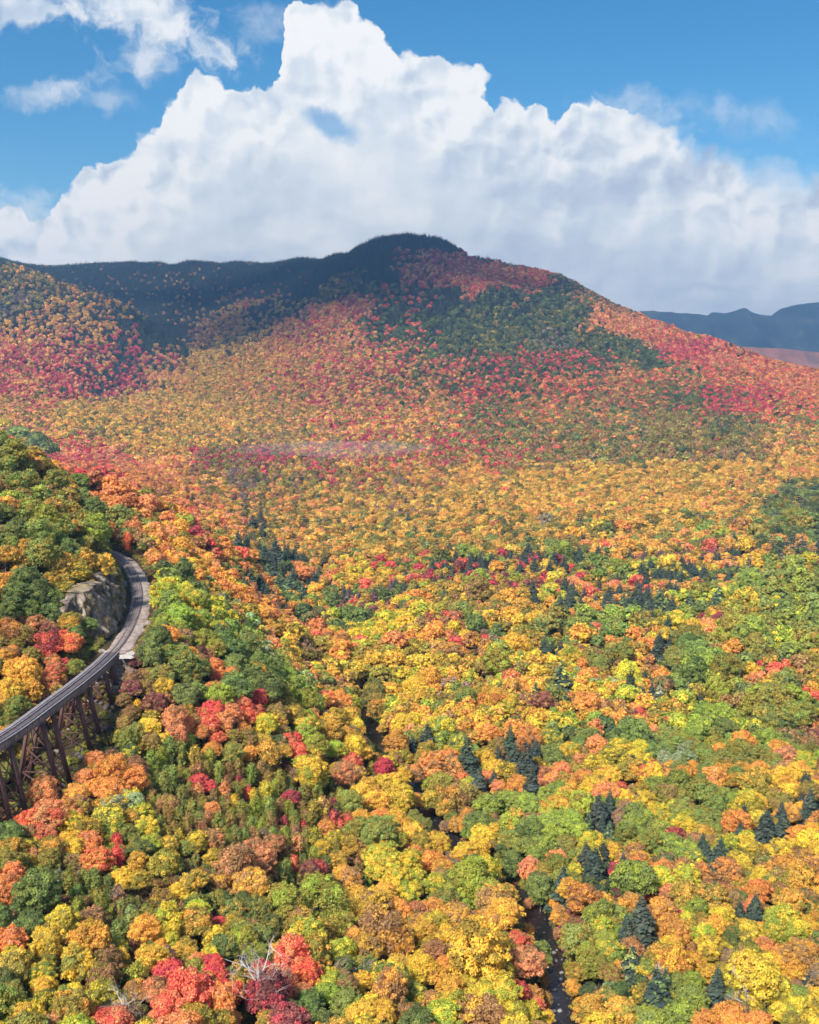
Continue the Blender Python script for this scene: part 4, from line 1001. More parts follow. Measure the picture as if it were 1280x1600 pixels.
TREES = '''
@0 1333 4
165 210 85 am/o;40 90 60 o/s;50 225 85 o/s;20 345 60 o;100 365 75 dg/g;60 560 115 o/s;205 498 40 s/o;150 65 80 ol/am;300 60 80 ol/g;350 150 60 pg/dg
480 275 62 g/dg n;440 185 60 ol/g n;590 190 70 g/dg n;640 325 60 g/ol n;330 310 62 ol/g n;400 400 60 dg/b n;190 420 65 dg/g;270 470 60 dg/g;580 400 75 b/s;610 50 95 o/r;735 45 62 r/c n
770 160 75 y/go;880 170 80 go/ol;860 60 75 y/ol;1030 65 100 ol/go;1080 180 40 s/o;1110 240 62 go/y;1000 265 65 b/go t;1210 300 65 lg/y;1210 180 90 ol/go;1045 430 112 y/lg;1225 440 68 r/s
1000 585 60 go/am;1160 600 75 go/ol;940 640 62 g/dg n;750 505 80 g/dg n;850 465 75 g/ol n;820 400 55 pg/g n;300 555 125 y/ol;560 550 150 am/go;480 700 120 y/g;745 665 80 y/g;640 790 112 b/ol;860 790 82 lg/ol n
290 690 85 ol/g;275 850 90 go/y;100 720 110 ol/go;75 900 110 ol/g;440 900 100 y/g;370 1010 80 y/lg;160 1040 130 y/am;550 995 62 b/s;640 1045 90 r/s;770 965 80 ol/y;850 1010 75 g/b
1060 770 95 c/r;1180 900 150 r/s;1040 985 120 r/s;1240 690 65 s/o;740 285 60 b/mv n;840 600 50 m/b n;1045 655 62 mv/b n;500 130 45 mv/b n;690 190 45 b/mv n;1270 880 130 r/c
@320 1333 4
60 30 70 y/ol;190 70 130 b/s;340 60 110 s/b;280 190 110 am/b;90 180 80 b/go;400 130 60 b/s;240 300 70 dg/ol;90 300 90 dg/ol;560 65 42 r/s n;660 100 65 m/b;720 90 55 m/r;480 150 60 g/ol n;680 25 55 lg/ol n;830 40 70 go/ol
700 230 120 ol/lg;860 120 60 go/o;920 150 75 b/am;910 65 40 m/b;1120 90 110 y/lg;1200 180 100 y/lg;1140 230 80 am/y;490 290 100 ol/lg;330 350 100 ol/dg;600 420 100 go/b t;790 340 120 ol/lg t;800 470 90 ol/go t;950 280 90 go/am
1040 320 110 go/b;890 400 60 mv/b t;1100 480 150 b/am t;1020 600 100 am/b;1200 560 110 am/b;90 450 62 r/c;20 420 50 s/r;180 450 80 ol/go;420 450 90 dg/ol;250 560 110 lg/ol;80 540 90 y/ol;340 640 80 g/ol;40 640 70 y/lg
540 640 130 r/s;640 760 100 r/o;470 790 100 s/mv t;600 880 80 s/r;850 620 100 lg/y;760 640 60 lg/g;1000 690 70 ol/g;980 800 72 y/am;960 870 50 y;1160 850 120 b/am;860 800 70 b/mv;780 780 75 lg/y;760 880 85 lg/g;890 960 95 g/lg
640 1000 90 dg/g;1030 960 80 y/am;1110 1010 110 go/y;1230 960 60 g/dg;1200 690 70 go/b;60 790 100 r/c;180 880 90 r/o;100 950 120 o/s;130 750 42 m/r n;310 950 60 m/c;230 840 50 ol/go;280 780 60 mv/b n;400 900 60 ol/dg;160 1040 70 s/o
@640 1333 4
30 150 80 lg/y;20 230 70 y/lg;140 60 80 am/o;40 40 60 b/s;260 30 50 mv/b t;380 170 150 lg/ol;490 110 90 y/lg;290 240 90 g/ol;400 280 75 ol/y;600 240 70 go/b;150 350 90 am/o;40 380 75 s/b;290 390 80 b/am
600 370 120 am/go;530 430 90 am/b;440 500 80 b/am;755 110 85 s/o;740 315 35 s/b;620 90 70 dg/g;650 30 60 g/dg;800 20 70 g/lg;820 220 95 g/dg;930 80 85 ol/g;1120 30 80 y/lg;960 240 85 K k;1100 130 80 K k
1210 60 60 K k;1190 250 70 dg/K;1090 300 65 am/go;940 390 70 am/b;1040 450 60 b/m;960 500 60 b/m;1010 580 55 b/mv;230 530 90 y/ol;420 620 180 y/ol;570 600 100 y/ol;680 570 90 s/r;640 640 70 s/b;830 560 90 g/dg;850 640 75 g/ol
90 500 80 go/am;120 590 70 y/b;70 720 100 y/go;150 760 85 go/am;220 700 60 am/o;320 760 80 y/ol;460 780 80 y/go;600 760 80 ol/y;720 710 50 am/b n;820 720 45 am/b n;840 790 50 b/am n;680 870 75 r/c;770 890 70 am/s;790 940 60 r/s
450 910 110 y/lg;560 850 80 y/go;270 950 110 lg/y;330 1030 90 am/o;40 880 75 g/y;30 1000 70 dg/g;140 920 75 b/am;130 1020 70 b/am;540 1030 80 b/go;650 990 90 y/ol;850 1030 60 y/am;740 1010 90 y/ol
1200 390 90 g/lg;1210 490 80 lg/go;1120 640 90 lg/ol;1210 600 75 lg/go;1050 740 75 ol/am;1180 720 85 ol/lg;1020 840 60 am/ol;1130 870 70 dg/K;1260 840 50 pg/dg;1130 990 120 am/ol;1250 960 60 dg/ol;1190 880 50 mv/b t;410 1000 50 b/ol t;860 930 45 am/b n
@960 1333 4
130 160 140 g/lg;170 40 70 y/am;240 60 60 dg/b t;310 100 75 o/b;420 110 80 b/am;60 20 50 dg/g;500 30 70 g/y;660 90 95 K k;580 90 60 K k;780 60 90 y/ol;830 150 60 ol/g;1060 90 110 am/b;1160 170 100 am/ol;930 110 60 b/am;1250 80 80 b/am
340 260 72 s/b;440 250 72 lg/y;540 250 72 go/am;640 220 50 b/m;710 240 60 b/o;860 210 55 y/go;850 110 0 K k;780 270 60 o/am;870 330 72 s/am;1020 250 80 ol/b;1100 330 110 am/ol;1200 270 70 am/o;1250 180 60 y/go;960 370 60 b/dg;620 300 55 K k
70 280 52 c/m;120 300 60 K k;150 260 40 r/s;30 380 75 g/lg;120 430 70 g/dg;230 380 70 am/b;350 385 70 c/r;400 400 50 s/c;520 360 80 lg/g;460 420 60 lg/y;680 390 85 y/am;640 460 85 y/am;540 430 60 ol/go;780 430 68 K k;790 520 50 K k
170 540 110 K k;80 600 80 K k;30 500 60 g/lg;250 490 70 am/ol;380 490 105 o/am;560 520 80 y/lg;600 590 90 y/ol;360 590 85 am/y;380 700 110 am/y;500 680 80 am/y;700 640 62 b/mv;220 640 45 b/s;850 520 80 y/ol;910 470 60 am/go;1020 490 90 lg/y
1150 500 90 lg/y;1010 390 70 y/ol;1220 440 70 am/go;1270 530 50 o/am;940 600 75 s/o;1040 640 75 o/am;1170 620 90 am/b;880 760 170 y/go;1000 700 90 y/go;1130 770 70 am/y;850 900 100 y/ol;1000 860 110 y/ol;1200 870 60 K/b k;1140 830 50 b/mv
30 700 50 am/ol;110 760 90 K/g k;190 720 50 K k;40 860 70 dg/K;240 790 50 s/b;280 840 60 dg/pg;320 900 80 K/dg k;180 880 80 ol/y;30 960 60 y/am;400 820 80 g/ol;500 830 80 lg/g;490 900 55 y n;620 800 70 am/b;590 760 90 go/y;640 930 90 K k;720 900 70 dg/g
410 1020 110 g/lg;200 1040 90 g/lg;600 1030 60 dg/K;770 1050 60 o/am;840 960 70 mv/b t;1050 1000 80 y/lg;1150 960 80 y/ol;1240 1010 70 y/ol;1230 900 50 b/am;1250 720 70 ol/am;940 1010 60 dg/ol;680 720 50 ol/b;1180 1045 60 lg/y
@0 1066 4
60 60 90 go/am;190 60 80 go/am;110 150 90 g/ol;310 20 70 s/r;20 120 70 go/am;60 230 60 g/ol;200 180 40 am/go
270 690 115 s/b;230 650 60 s/o;340 650 70 s/o;190 880 90 r/s;300 840 110 s/r;400 800 80 s/am;280 960 80 s/r;700 560 110 am/o;730 500 70 o/s;530 590 65 s/o;570 660 70 o/am;690 680 105 o/am;730 770 60 am/o;650 870 55 s/r;500 770 80 ol/b
60 950 100 dg/g;20 1040 60 pg/y;200 1010 60 ol/y;430 870 85 y/lg;420 980 70 y/am;560 1010 85 o/s;730 1030 58 r/c n;540 900 60 ol/y;680 960 75 g/y;820 750 85 pg/y;880 830 80 lg/y;910 920 80 y/lg;940 1010 75 lg/ol;780 960 75 g/ol;840 1000 60 g/ol
970 130 85 m/b;1040 110 60 b/s;1090 240 95 s/b;1150 260 60 s/r;930 280 75 y/go;880 400 45 go/y;1100 330 80 s/b;950 380 70 ol/b;1190 380 45 lg/g n;1180 300 40 s/o;1250 200 60 r/s;1270 310 60 o/b
850 540 80 b/m;770 110 50 b/ol;820 40 70 m/b;920 40 60 ol/b;1020 40 80 y/ol;1090 50 45 y;1150 80 90 g/dg;1230 60 70 g/dg;860 160 35 y n;820 190 60 b/ol;780 250 50 b/ol;850 310 60 ol/g;760 330 45 ol/y;640 660 0 b n
950 500 60 g/lg n;1060 430 60 g/ol n;1010 470 50 lg/ol n;1130 450 55 ol/g n;880 640 55 lg/g n;1030 640 65 g/dg n;930 680 55 b/g n;1080 600 55 g/ol n;1170 600 45 ol/lg n;1220 480 60 ol/y n;1240 620 58 c/r;1240 700 45 s/o n;1050 760 70 b/ol
960 780 45 lg/g n;1140 720 55 g/ol n;1200 800 60 g/ol n;1120 850 55 ol/g n;1050 860 50 ol/b n;1180 900 55 b/ol n;1250 880 50 g/b n;1000 930 55 dg/ol n;1090 940 50 ol/b n;1120 990 50 y/ol n;1230 1000 75 y/ol;1040 1020 70 go/ol;1160 1040 55 g/ol;1240 560 45 b/s n
@320 1066 4
50 180 80 r/c;30 270 70 r/s;160 200 85 s/o;110 250 75 s/o;230 150 70 r/s;280 220 60 r/o;340 95 70 c/r;430 110 50 r/s;140 110 50 s/o;80 350 55 r/o;50 420 60 o/am;240 300 60 o/am;180 340 60 ol/b;170 440 75 g/ol;90 90 90 lg/ol
60 40 70 o/dg;190 40 100 dg/g;400 30 110 dg/g;500 70 85 ol/lg;620 110 90 lg/ol;450 190 75 ol/b;550 200 80 ol/go;380 260 80 y/lg;350 370 70 go/ol;400 450 90 am/ol t;280 440 50 am/o;490 430 60 am/ol;520 370 60 r/s;570 430 70 r/s;560 350 55 r/c
620 330 75 lg/ol;690 400 80 ol/lg;640 240 70 lg/ol;660 550 105 y/lg;600 500 60 y/lg;680 470 60 am/y;720 610 60 y/g;760 100 70 o/s;850 120 80 o/am;680 40 50 s/o;900 60 70 go/ol;740 220 60 b/mv t;670 210 60 o/b;830 230 80 go/ol;900 200 60 go/am
780 310 80 go/ol;870 340 75 am/go;810 420 70 lg/go;930 400 80 y/go;990 440 65 go/y;920 500 65 r/s;870 570 80 b/s;960 570 60 b/go;820 540 50 go/ol;1120 530 68 c/m;1100 620 50 c/m;1020 660 80 go/am;980 700 70 y/go;1060 740 85 am/y;900 740 80 ol/g
1200 620 70 y/am;1220 700 85 y/go;1250 560 60 b/go;1150 790 70 go/y;1200 870 80 am/y;1240 900 60 o/y;1080 930 110 g/ol;1160 880 70 g/lg;960 920 85 ol/g;1140 1040 70 lg/go;980 850 70 go/am;890 860 50 r/b;1060 60 90 ol/dg;1010 130 70 ol/dg;1090 170 80 ol/am
1180 60 75 y/am;1170 160 75 lg/y;1240 270 80 y/go;1180 240 70 am/ol;1200 380 90 am/b;1240 470 60 ol/go;1260 100 60 y/lg;960 240 0 go/am;940 290 70 y/am;30 480 50 lg/ol n;90 560 50 g/lg n;150 560 45 b/ol n;210 550 50 ol/b n;290 570 50 g/lg n;350 560 45 b/ol n
470 620 55 ol/lg n;560 600 45 b/mv n;400 610 45 ol/b n;20 650 50 c/r;215 630 35 m/c n;270 680 38 r/b n;125 690 50 s/o n;60 720 40 b/ol n;185 755 40 y n;305 720 40 y/go n;380 690 55 y/lg n;440 680 50 lg/ol n;540 720 60 c/m;620 690 45 g/ol n;700 700 50 ol/g n;40 800 55 s/o;20 860 45 s/b n
250 660 40 ol/g n;200 680 45 ol/g n;110 820 45 g/ol n;90 900 60 g/ol n;150 780 40 ol/b n;230 800 50 ol/g n;320 790 55 lg/ol n;400 800 60 g/lg n;470 790 50 ol/b n;520 810 50 ol/lg n;610 800 45 b/ol n;680 800 55 ol/y n;740 790 60 b/y n;800 790 45 m/r n;720 770 30 s n
160 880 50 ol/b n;230 880 50 b/ol n;290 900 50 g/ol n;350 930 45 lg/ol n;410 880 50 b/g n;500 890 38 m/c n;490 950 40 m/r n;560 870 55 g/ol n;610 920 40 c/r n;570 960 45 b/mv n;660 880 50 ol/g n;760 920 65 am/s;810 870 50 m/r n;850 930 50 r/b n;690 980 60 ol/y n;640 960 50 b/ol n
50 990 75 b/s;130 960 45 ol/g n;190 960 50 g/b n;250 970 50 g/ol n;310 980 50 b/ol n;430 1010 75 b/s;370 980 50 mv/b n;320 1050 80 s/b;580 1030 60 s/ol n;500 1040 55 b/ol n;810 1000 70 ol/y;740 1040 60 y/ol;900 1020 70 go/ol;20 1010 60 y/lg;960 1050 60 b/am
@640 1066 4
40 30 80 y/go;90 110 85 ol/go;170 130 60 ol/b;230 100 45 mv/b t;280 40 70 g/y;350 110 80 g/ol;270 180 75 am/y;330 260 55 y/am;130 230 50 b/o;40 240 65 y/go;20 310 70 s/b;200 310 100 g/y;290 350 70 ol/g;120 290 60 y/ol;110 400 72 K k;190 440 50 K/dg
460 90 75 go/ol;530 110 100 go/o;620 150 80 lg/y;560 190 70 y/o;680 190 60 ol/am;470 210 75 ol/y;630 30 70 am/b;730 120 70 b/am;800 30 70 go/o;830 120 80 b/m;950 50 100 K/ol;900 70 70 ol/dg;780 210 72 y/am;860 220 65 am/y;920 240 70 lg/y;1000 230 55 lg/g
500 320 80 o/am;410 350 65 am/ol;650 290 75 am/o;740 370 95 o/b;640 370 65 am/o;560 400 60 ol/b;880 350 80 g/y;1010 320 60 dg/K;1050 350 60 g/dg;1110 120 95 o/am;1060 60 70 y/am;1080 220 60 am/y;1200 150 70 b/am;1240 200 60 go/o;1160 290 70 s/o;1170 390 72 s/am
270 450 75 y/lg;340 450 70 y/lg;150 530 90 o/b;30 570 70 b/o;370 560 60 K k;470 450 60 ol/go;560 450 55 b/ol;540 540 70 go/y;480 600 72 o/s;620 540 55 K k;680 520 48 K k;680 650 80 am/o;560 660 60 s/am;410 520 50 ol/y;880 450 80 g/dg;1000 430 75 y/lg
780 530 80 ol/y;860 530 55 K k;950 560 65 s/o;1070 500 60 s/b;900 620 60 s/am;830 640 50 s/b;1150 500 70 y/ol;1200 560 60 y/ol;1090 600 70 s/am;1150 660 80 y/am;1250 680 65 s/am;1230 460 50 ol/y;1260 380 50 dg/g;1000 680 70 am/go
180 650 90 lg/ol;260 720 100 ol/am t;330 700 90 ol/b t;130 740 80 ol/go;220 790 60 am/ol;370 650 60 lg/go;30 740 60 go/o;30 850 60 g/ol;500 770 95 g/lg;620 720 40 K k;740 770 90 g/lg;860 700 70 g/lg;980 750 90 am/lg;1080 770 90 lg/ol;1190 770 70 lg/g;420 860 60 g/dg
300 890 60 am/b;240 900 50 b/mv t;450 960 80 y/go;430 1030 75 y/go;680 860 65 lg/am;590 900 60 b/ol;760 940 100 g/dg;640 980 80 ol/g;880 900 90 lg/g;1000 870 90 lg/g;1050 920 70 g/ol;850 1010 80 g/lg;980 1010 70 g/ol;1180 870 80 K k;1250 850 60 K k;1140 1010 80 y/lg
180 1000 80 y/am;70 1000 75 ol/go;40 920 50 o/am;240 1050 50 g/ol;1250 1010 60 K/dg;30 1050 50 s/o;1110 810 60 lg/g;600 1040 60 dg/g
@960 1066 4
90 70 80 lg/y;60 30 60 am/lg;190 130 70 am/y;120 170 60 o/am;40 230 70 am/o;30 140 50 b/am;280 130 50 pg/K k;340 110 45 K/g k;155 200 55 r/m;200 250 55 r/b;250 300 50 s/am;340 200 50 s/am;430 110 80 lg/y;520 60 75 ol/y;640 50 90 lg/ol;700 120 60 b/ol
300 20 80 b/dg;480 180 60 ol/y;560 190 90 lg/g;660 210 90 lg/g;590 260 80 lg/g;400 260 80 lg/y;510 310 90 g/lg;700 290 85 g/dg;900 110 110 ol/lg;830 60 80 dg/g;1000 130 120 ol/g;1080 90 100 ol/lg;1150 200 100 ol/g;1020 250 110 ol/dg;950 200 80 ol/g;1190 110 70 lg/ol
1100 30 80 dg/g;1180 320 60 m/b;1250 380 70 b/m;1250 90 50 r/o;1240 30 45 am/y;880 280 70 lg/y;820 260 45 y/am;960 370 85 lg/g;900 370 70 lg/ol;1060 410 75 g/lg;1140 440 70 g/ol;1190 500 70 lg/y;1250 540 60 lg/y;1200 420 50 b/dg;1270 290 50 b/o
110 310 100 g/dg;40 360 80 g/dg;230 400 60 g/dg;150 400 62 y/lg;210 480 50 y/ol;330 350 70 g/ol;430 370 70 ol/lg;340 430 35 s/b n;310 500 60 pg n;440 480 75 pg/g;580 470 75 g/ol;580 560 75 g/dg;620 380 60 ol/lg;780 440 55 am/o;690 460 60 ol/g;770 510 60 ol/g
880 460 80 ol/g;980 490 70 g/ol;110 540 70 K/ol n;250 590 90 y/am;40 660 50 r/b;60 730 70 am/y;120 680 45 b/mv;400 640 95 g/lg;470 620 40 am;540 690 100 g/ol;620 660 60 am/s;690 690 40 o/am;330 720 85 ol/b;200 750 75 y/ol;640 760 80 g/ol;740 750 70 lg/g
740 610 60 am/ol;860 550 40 o/am;900 640 95 ol/am;960 590 50 am/o;1060 620 85 y/am;1110 680 80 y/am;1000 720 60 ol/b;830 720 75 lg/y;880 760 75 y/am;1210 700 70 K k;1220 820 70 K k;1150 560 60 b/s;1050 550 45 s/b;1260 620 60 s/b;1100 820 70 am/b;1170 790 50 y/am
40 850 60 b/mv;180 880 90 g/lg;280 920 80 g/lg;340 860 60 y/lg;430 890 75 y/lg;480 930 50 y/am;540 850 80 g/ol;640 860 60 g/ol;770 880 88 o/am;920 860 75 y/ol;1000 860 50 am/o;960 960 75 K k;1060 950 70 K k;1150 960 75 o/am;1240 930 60 am/y;500 980 45 m/r
80 960 80 g/ol;220 990 90 g/ol;350 1000 80 g/lg;470 1040 70 lg/g;560 950 75 ol/am;600 1010 60 b/g;720 1020 80 lg/y;840 980 70 y/lg;880 1040 60 y/ol;140 1050 45 am/y;1190 1040 60 y/am;1260 1020 50 b/o;560 1040 60 lg/g;1080 1040 50 y/am
@0 640 3.756
20 100 60 y/ol;120 160 75 g/dg;220 220 80 dg/g;290 250 70 g/dg;140 75 20 K k;30 150 50 b/dg;90 250 85 ol/g;200 330 50 b/s t;250 320 60 ol/am;80 410 40 o/b;30 330 60 g/ol;30 400 45 g/ol;160 420 70 ol/g;230 500 70 g/lg;330 420 85 ol/g;130 500 60 ol/b
460 430 80 g/dg;480 520 75 g/dg;540 580 80 dg/g;400 510 70 ol/b;420 590 60 ol/am;330 570 70 ol/am;100 600 60 g/ol;30 560 75 go/b;180 600 80 ol/lg;270 650 90 ol/lg;100 720 85 g/dg;220 740 100 g/ol;350 700 85 g/ol;60 790 70 ol/g;250 850 110 g/ol;370 820 85 g/dg
350 930 80 ol/go;30 850 80 ol/am;120 900 60 ol/am;440 690 60 ol/am;560 700 90 g/lg;640 690 70 lg/go;610 790 80 g/ol;530 800 75 ol/go;500 880 85 ol/am;590 910 80 go/ol;680 860 60 g/ol;460 960 80 ol/go;560 970 60 am/go;660 940 60 ol/go;440 880 70 g/ol
20 1000 60 am/o;160 1020 100 dg/g;100 1100 95 dg/g;230 1090 100 dg/g;300 1130 80 g/dg;50 1190 70 dg/g;180 1180 70 dg/g;380 1060 70 ol/go;480 1090 60 am/ol;540 1050 55 ol/b;450 1160 70 g/ol;380 1010 60 ol/go
370 1210 55 r/o;420 1370 75 o/r;370 1330 50 r/o;290 1290 60 b/m;280 1380 85 r/m t;210 1250 60 b/s;70 1300 70 b/am t;150 1320 75 b/ol t;40 1250 50 o/b;380 1490 35 c/r;440 1510 60 g/ol;330 1540 62 s/r;130 1540 100 go/am;20 1450 60 am/o;60 1430 60 o/b;180 1440 60 ol/b
500 1540 60 b/dg;560 1480 45 b/am;480 1430 35 dg/g;310 1470 50 o/b;350 1580 45 o/am;690 620 75 g/ol;740 620 60 g/lg;730 700 35 r/o n;750 770 40 r/o n;770 840 40 o/b n;810 820 42 y/go;790 680 50 o/s;870 900 60 s/r;890 850 45 s/o;860 790 50 b/ol
930 750 60 o/s;900 700 60 o/s;990 730 60 s/o;1000 870 65 am/o;1060 800 70 am/go;950 930 60 dg/g;1070 970 80 dg/g;1020 920 50 s/am;980 970 60 lg/y;960 1070 85 lg/y;1080 1080 80 lg/y;1000 1150 85 g/lg;1130 1130 85 lg/y;1050 1210 90 lg/g;1140 1250 75 lg/go
920 1130 45 lg/y;930 1350 95 g/dg;880 1440 85 dg/g;980 1440 80 g/ol;1080 1500 90 g/ol;950 1560 75 ol/g;1070 1330 60 b/mv;1110 1430 50 am/o;1170 1520 75 g/ol;800 1480 45 m/b;780 1570 60 b/mv;860 1560 60 b/ol;1120 1580 60 g/ol;1160 1360 60 ol/lg
650 430 60 o/s;720 470 60 o/s;780 460 50 s/r;640 500 60 o/s;760 530 60 o/s;560 390 60 s/r;600 370 55 c/s;870 540 60 s/o;860 500 60 ol/b;910 550 30 c/r;960 500 50 b/s;1000 540 50 o/am;1040 570 50 s/r;1020 680 25 K/ol;980 640 55 o/s;1080 640 60 lg/o;1060 690 60 am/go;1135 625 30 c
1150 720 50 c/m;1180 770 55 s/r;1140 790 55 s/b;1130 560 32 K k;1185 545 30 K k;1165 600 26 K k;1095 510 30 K k;1160 850 50 s/am;1140 910 55 am/y;1180 960 60 y/am;840 620 50 s/am;820 730 50 o/s
@320 800 4
20 100 40 r/s;20 200 60 r/m;150 40 25 K k;190 70 28 K k;230 110 25 K k;300 110 45 K k;350 80 45 K k;370 130 40 K k;50 15 25 K k;100 30 20 K k;200 140 60 s/o;220 260 60 r/s;120 180 55 o/ol;90 140 45 lg/ol;60 260 50 r/b;130 270 45 am/o;290 270 60 o/am;360 230 50 lg/ol
200 370 50 dg/ol;300 410 45 lg/go;290 480 50 o/b;250 340 45 o/b;370 310 50 K k;440 270 50 K k;460 240 35 K k;400 340 45 K k;350 490 50 K k;330 540 40 K k;500 350 55 dg/K;550 400 28 c/m;620 380 60 s/o;600 340 45 am/s;670 380 50 s/o;560 470 60 K/dg;520 510 55 K/dg k;690 490 50 am/y
420 510 55 o/b;470 560 40 o/b;540 590 50 am/o;640 480 30 K k;680 560 55 lg/dg;620 620 60 dg/K;700 640 50 dg/b;800 560 70 dg/g;760 520 50 dg/g;930 570 45 r/b;900 540 40 s/o;960 650 75 dg/g;880 640 60 dg/g;790 650 65 lg/y;700 720 75 o/b;640 730 45 b/r;760 780 60 o/b;730 830 65 ol/am
560 750 75 go/ol;520 700 40 go/b;480 690 40 b/s;850 850 80 am/o;860 920 70 o/y;930 860 45 r/s;790 960 70 ol/go;690 900 60 ol/b;960 830 50 lg/go;1040 720 60 y/lg;1130 660 60 lg/y;1120 720 45 y/am;1200 560 45 y/am;1190 800 80 s/o;1010 450 55 r/s;950 420 50 y/am;1130 520 55 dg/g
920 370 45 y/lg;1000 590 40 m/b;1060 560 45 K/m;1110 570 30 lg/y;1230 740 40 y/am;1060 560 30 K k;930 990 70 y/ol;1000 900 70 ol/go;1070 940 75 go/y;1180 920 80 go/am;1100 1010 70 ol/lg;1220 1010 60 y/ol;1030 1000 60 ol/go;800 1020 60 go/am;720 960 50 ol/b
100 420 50 o/y;60 360 55 s/o;150 430 50 y/am;20 300 60 o/am;190 490 50 y/am;80 460 40 o/s;20 440 50 dg/pg;120 520 50 ol/y;200 540 60 o/am;270 560 60 o/am;340 620 60 am/go;400 620 50 am/o;60 580 75 lg/y;170 620 60 ol/s;210 640 40 s/o;280 690 75 pg/lg;440 740 60 am/ol
450 650 50 o/b;10 680 60 lg/y;150 720 80 g/lg;90 770 75 dg/g;220 770 75 g/lg;280 850 90 g/dg;170 860 80 dg/g;400 800 55 s/ol;490 830 60 lg/am;560 880 55 y/go;530 800 50 am/y;550 950 40 s/o;380 900 80 g/pg;470 940 80 g/lg;200 950 90 g/dg;350 970 90 g/dg;500 1020 80 lg/g;290 1030 80 dg/g
60 960 62 o/s;80 1020 55 o/r;20 890 50 b/m;20 1000 40 o/b;630 980 60 b/o;660 1040 55 s/o;610 850 40 s/b;590 940 40 am/s;430 1030 70 g/lg;640 920 30 K/b
@640 800 4
50 240 28 K k;210 380 30 K k;335 415 30 K k;460 290 28 K k;470 350 35 K k;450 390 35 K k;420 50 25 K k;730 310 28 K k;790 155 22 K k;750 190 45 dg/K;800 400 35 K k;860 310 32 K k;790 600 38 K k;1190 520 28 K k;1240 560 40 K k;1220 620 45 K k;1260 280 30 K k;1020 340 25 K k;950 370 25 K k
65 355 45 c/r;160 350 40 r/s;340 240 60 g/lg;400 265 60 lg/g;200 280 60 dg/ol;390 390 40 c/m;330 330 55 m/r;500 290 35 r/s;580 260 45 c/m;780 310 45 c/m;850 410 50 c/r;710 410 40 m/b;940 260 85 g/lg;900 220 40 y/lg;870 350 50 y/am;640 390 45 lg/ol;530 470 30 c/m;1130 500 55 r/s;1100 470 45 s/o
870 495 62 lg/y;350 100 35 r/s;160 70 30 m/c;850 60 60 mv/b;540 80 40 b/r;550 340 55 am/y;270 280 45 am/y;100 270 40 r/b;1240 110 60 dg/g;1180 90 60 y/ol;1020 140 60 go/am;1220 200 40 o/s;1100 210 50 s/o;1200 240 40 r/s;1150 300 60 g/ol;1180 390 55 g/lg;1090 350 50 dg/ol;910 410 60 y/lg;1030 395 35 r/c
930 640 80 ol/dg;1090 630 75 g/lg;870 690 80 ol/g;820 740 60 dg/ol;880 830 65 g/dg;760 830 45 c/m;410 700 80 dg/g;320 610 65 g/ol;370 650 40 o/am;480 620 50 ol/b;540 600 40 s/o;640 640 60 y/am;600 700 55 ol/am;1160 720 50 s/r;1070 760 80 am/y;1240 740 60 g/dg;280 720 50 y;210 690 40 b/r
430 500 90 ol/b;350 490 70 ol/am;620 520 70 am/go;700 520 60 am/ol;250 480 70 ol/go;220 530 50 dg/b;130 490 50 ol/go;180 620 70 lg/am;60 610 80 y/lg;50 520 50 am/o;30 740 50 y/am;150 750 80 am/o;80 700 60 b/ol;380 800 70 am/b;240 880 85 b/am;480 770 50 mv/b t;660 830 90 y/go;570 860 80 g/y
540 940 90 ol/lg;470 980 60 ol/b;780 920 80 y/am;810 1010 75 y/go;880 930 60 y/ol;1010 900 85 y/lg;960 860 50 y/am;1080 990 55 o/am n;1050 970 30 K k;1170 960 85 g/ol;1150 890 70 b/ol;1240 900 55 ol/dg;640 1040 70 s/o;350 980 80 ol/am;380 1040 70 lg/y;290 1000 60 am/y;130 1030 90 am/go
60 940 80 y/ol;180 930 70 go/ol;20 820 45 s/o;80 860 60 ol/go;260 800 25 r/c;700 980 60 lg/b;930 1010 60 g/b;1230 1040 60 o/am;1000 1040 50 lg/pg;30 1020 60 y/lg
@960 800 4
50 100 55 am/o;80 220 60 am/o;40 180 50 o/s;250 200 28 K k;290 220 40 b/ol;330 130 35 r/s;380 210 42 c/m;400 280 40 m/b;440 140 45 s/o;500 90 60 y/ol;450 230 45 s/o;510 190 45 y/lg;560 110 50 g/lg;600 210 60 r/s;680 210 32 K k;745 210 36 K k;740 130 45 o/s;800 90 70 am/b;670 130 50 lg/am
860 310 35 K k;830 210 60 am/y;700 330 50 s/am;600 300 55 o/am;770 380 50 g/dg;630 350 45 K k;620 470 25 K k;650 450 40 am/s;560 340 25 K k;500 400 45 K k;560 410 35 K k;370 410 40 K k;310 440 40 K k;260 440 40 K k;420 410 40 dg/ol;520 360 30 y/lg;440 310 50 s/am;340 340 75 y/g;250 320 60 lg/g
150 350 60 lg/y;60 350 60 g/ol;140 430 55 r/s;30 480 50 s/o;40 550 50 am/s;20 640 40 o/am;90 300 30 K k;900 280 60 y/am;950 230 45 am/b;900 330 50 y/am;1030 170 50 am/o;980 160 25 r/s;1010 65 28 K k;1120 60 90 ol/g;1180 90 80 ol/g;900 140 80 ol/g;1240 60 60 g/dg;1170 180 55 am/b;1040 240 60 dg/K
1170 250 50 K/b;1140 220 40 K k;1090 260 50 ol/b;1070 400 36 s/r;1210 310 70 y/lg;1120 330 75 g/lg;1030 350 40 K/b;960 410 80 ol/g;980 310 60 g/ol;840 440 85 g/lg;820 520 75 y/lg;1000 490 80 g/ol;1140 400 80 g/lg;1090 480 50 ol/lg;1180 480 70 g/lg;1230 440 75 g/lg;1240 550 70 g/ol;1250 590 30 y
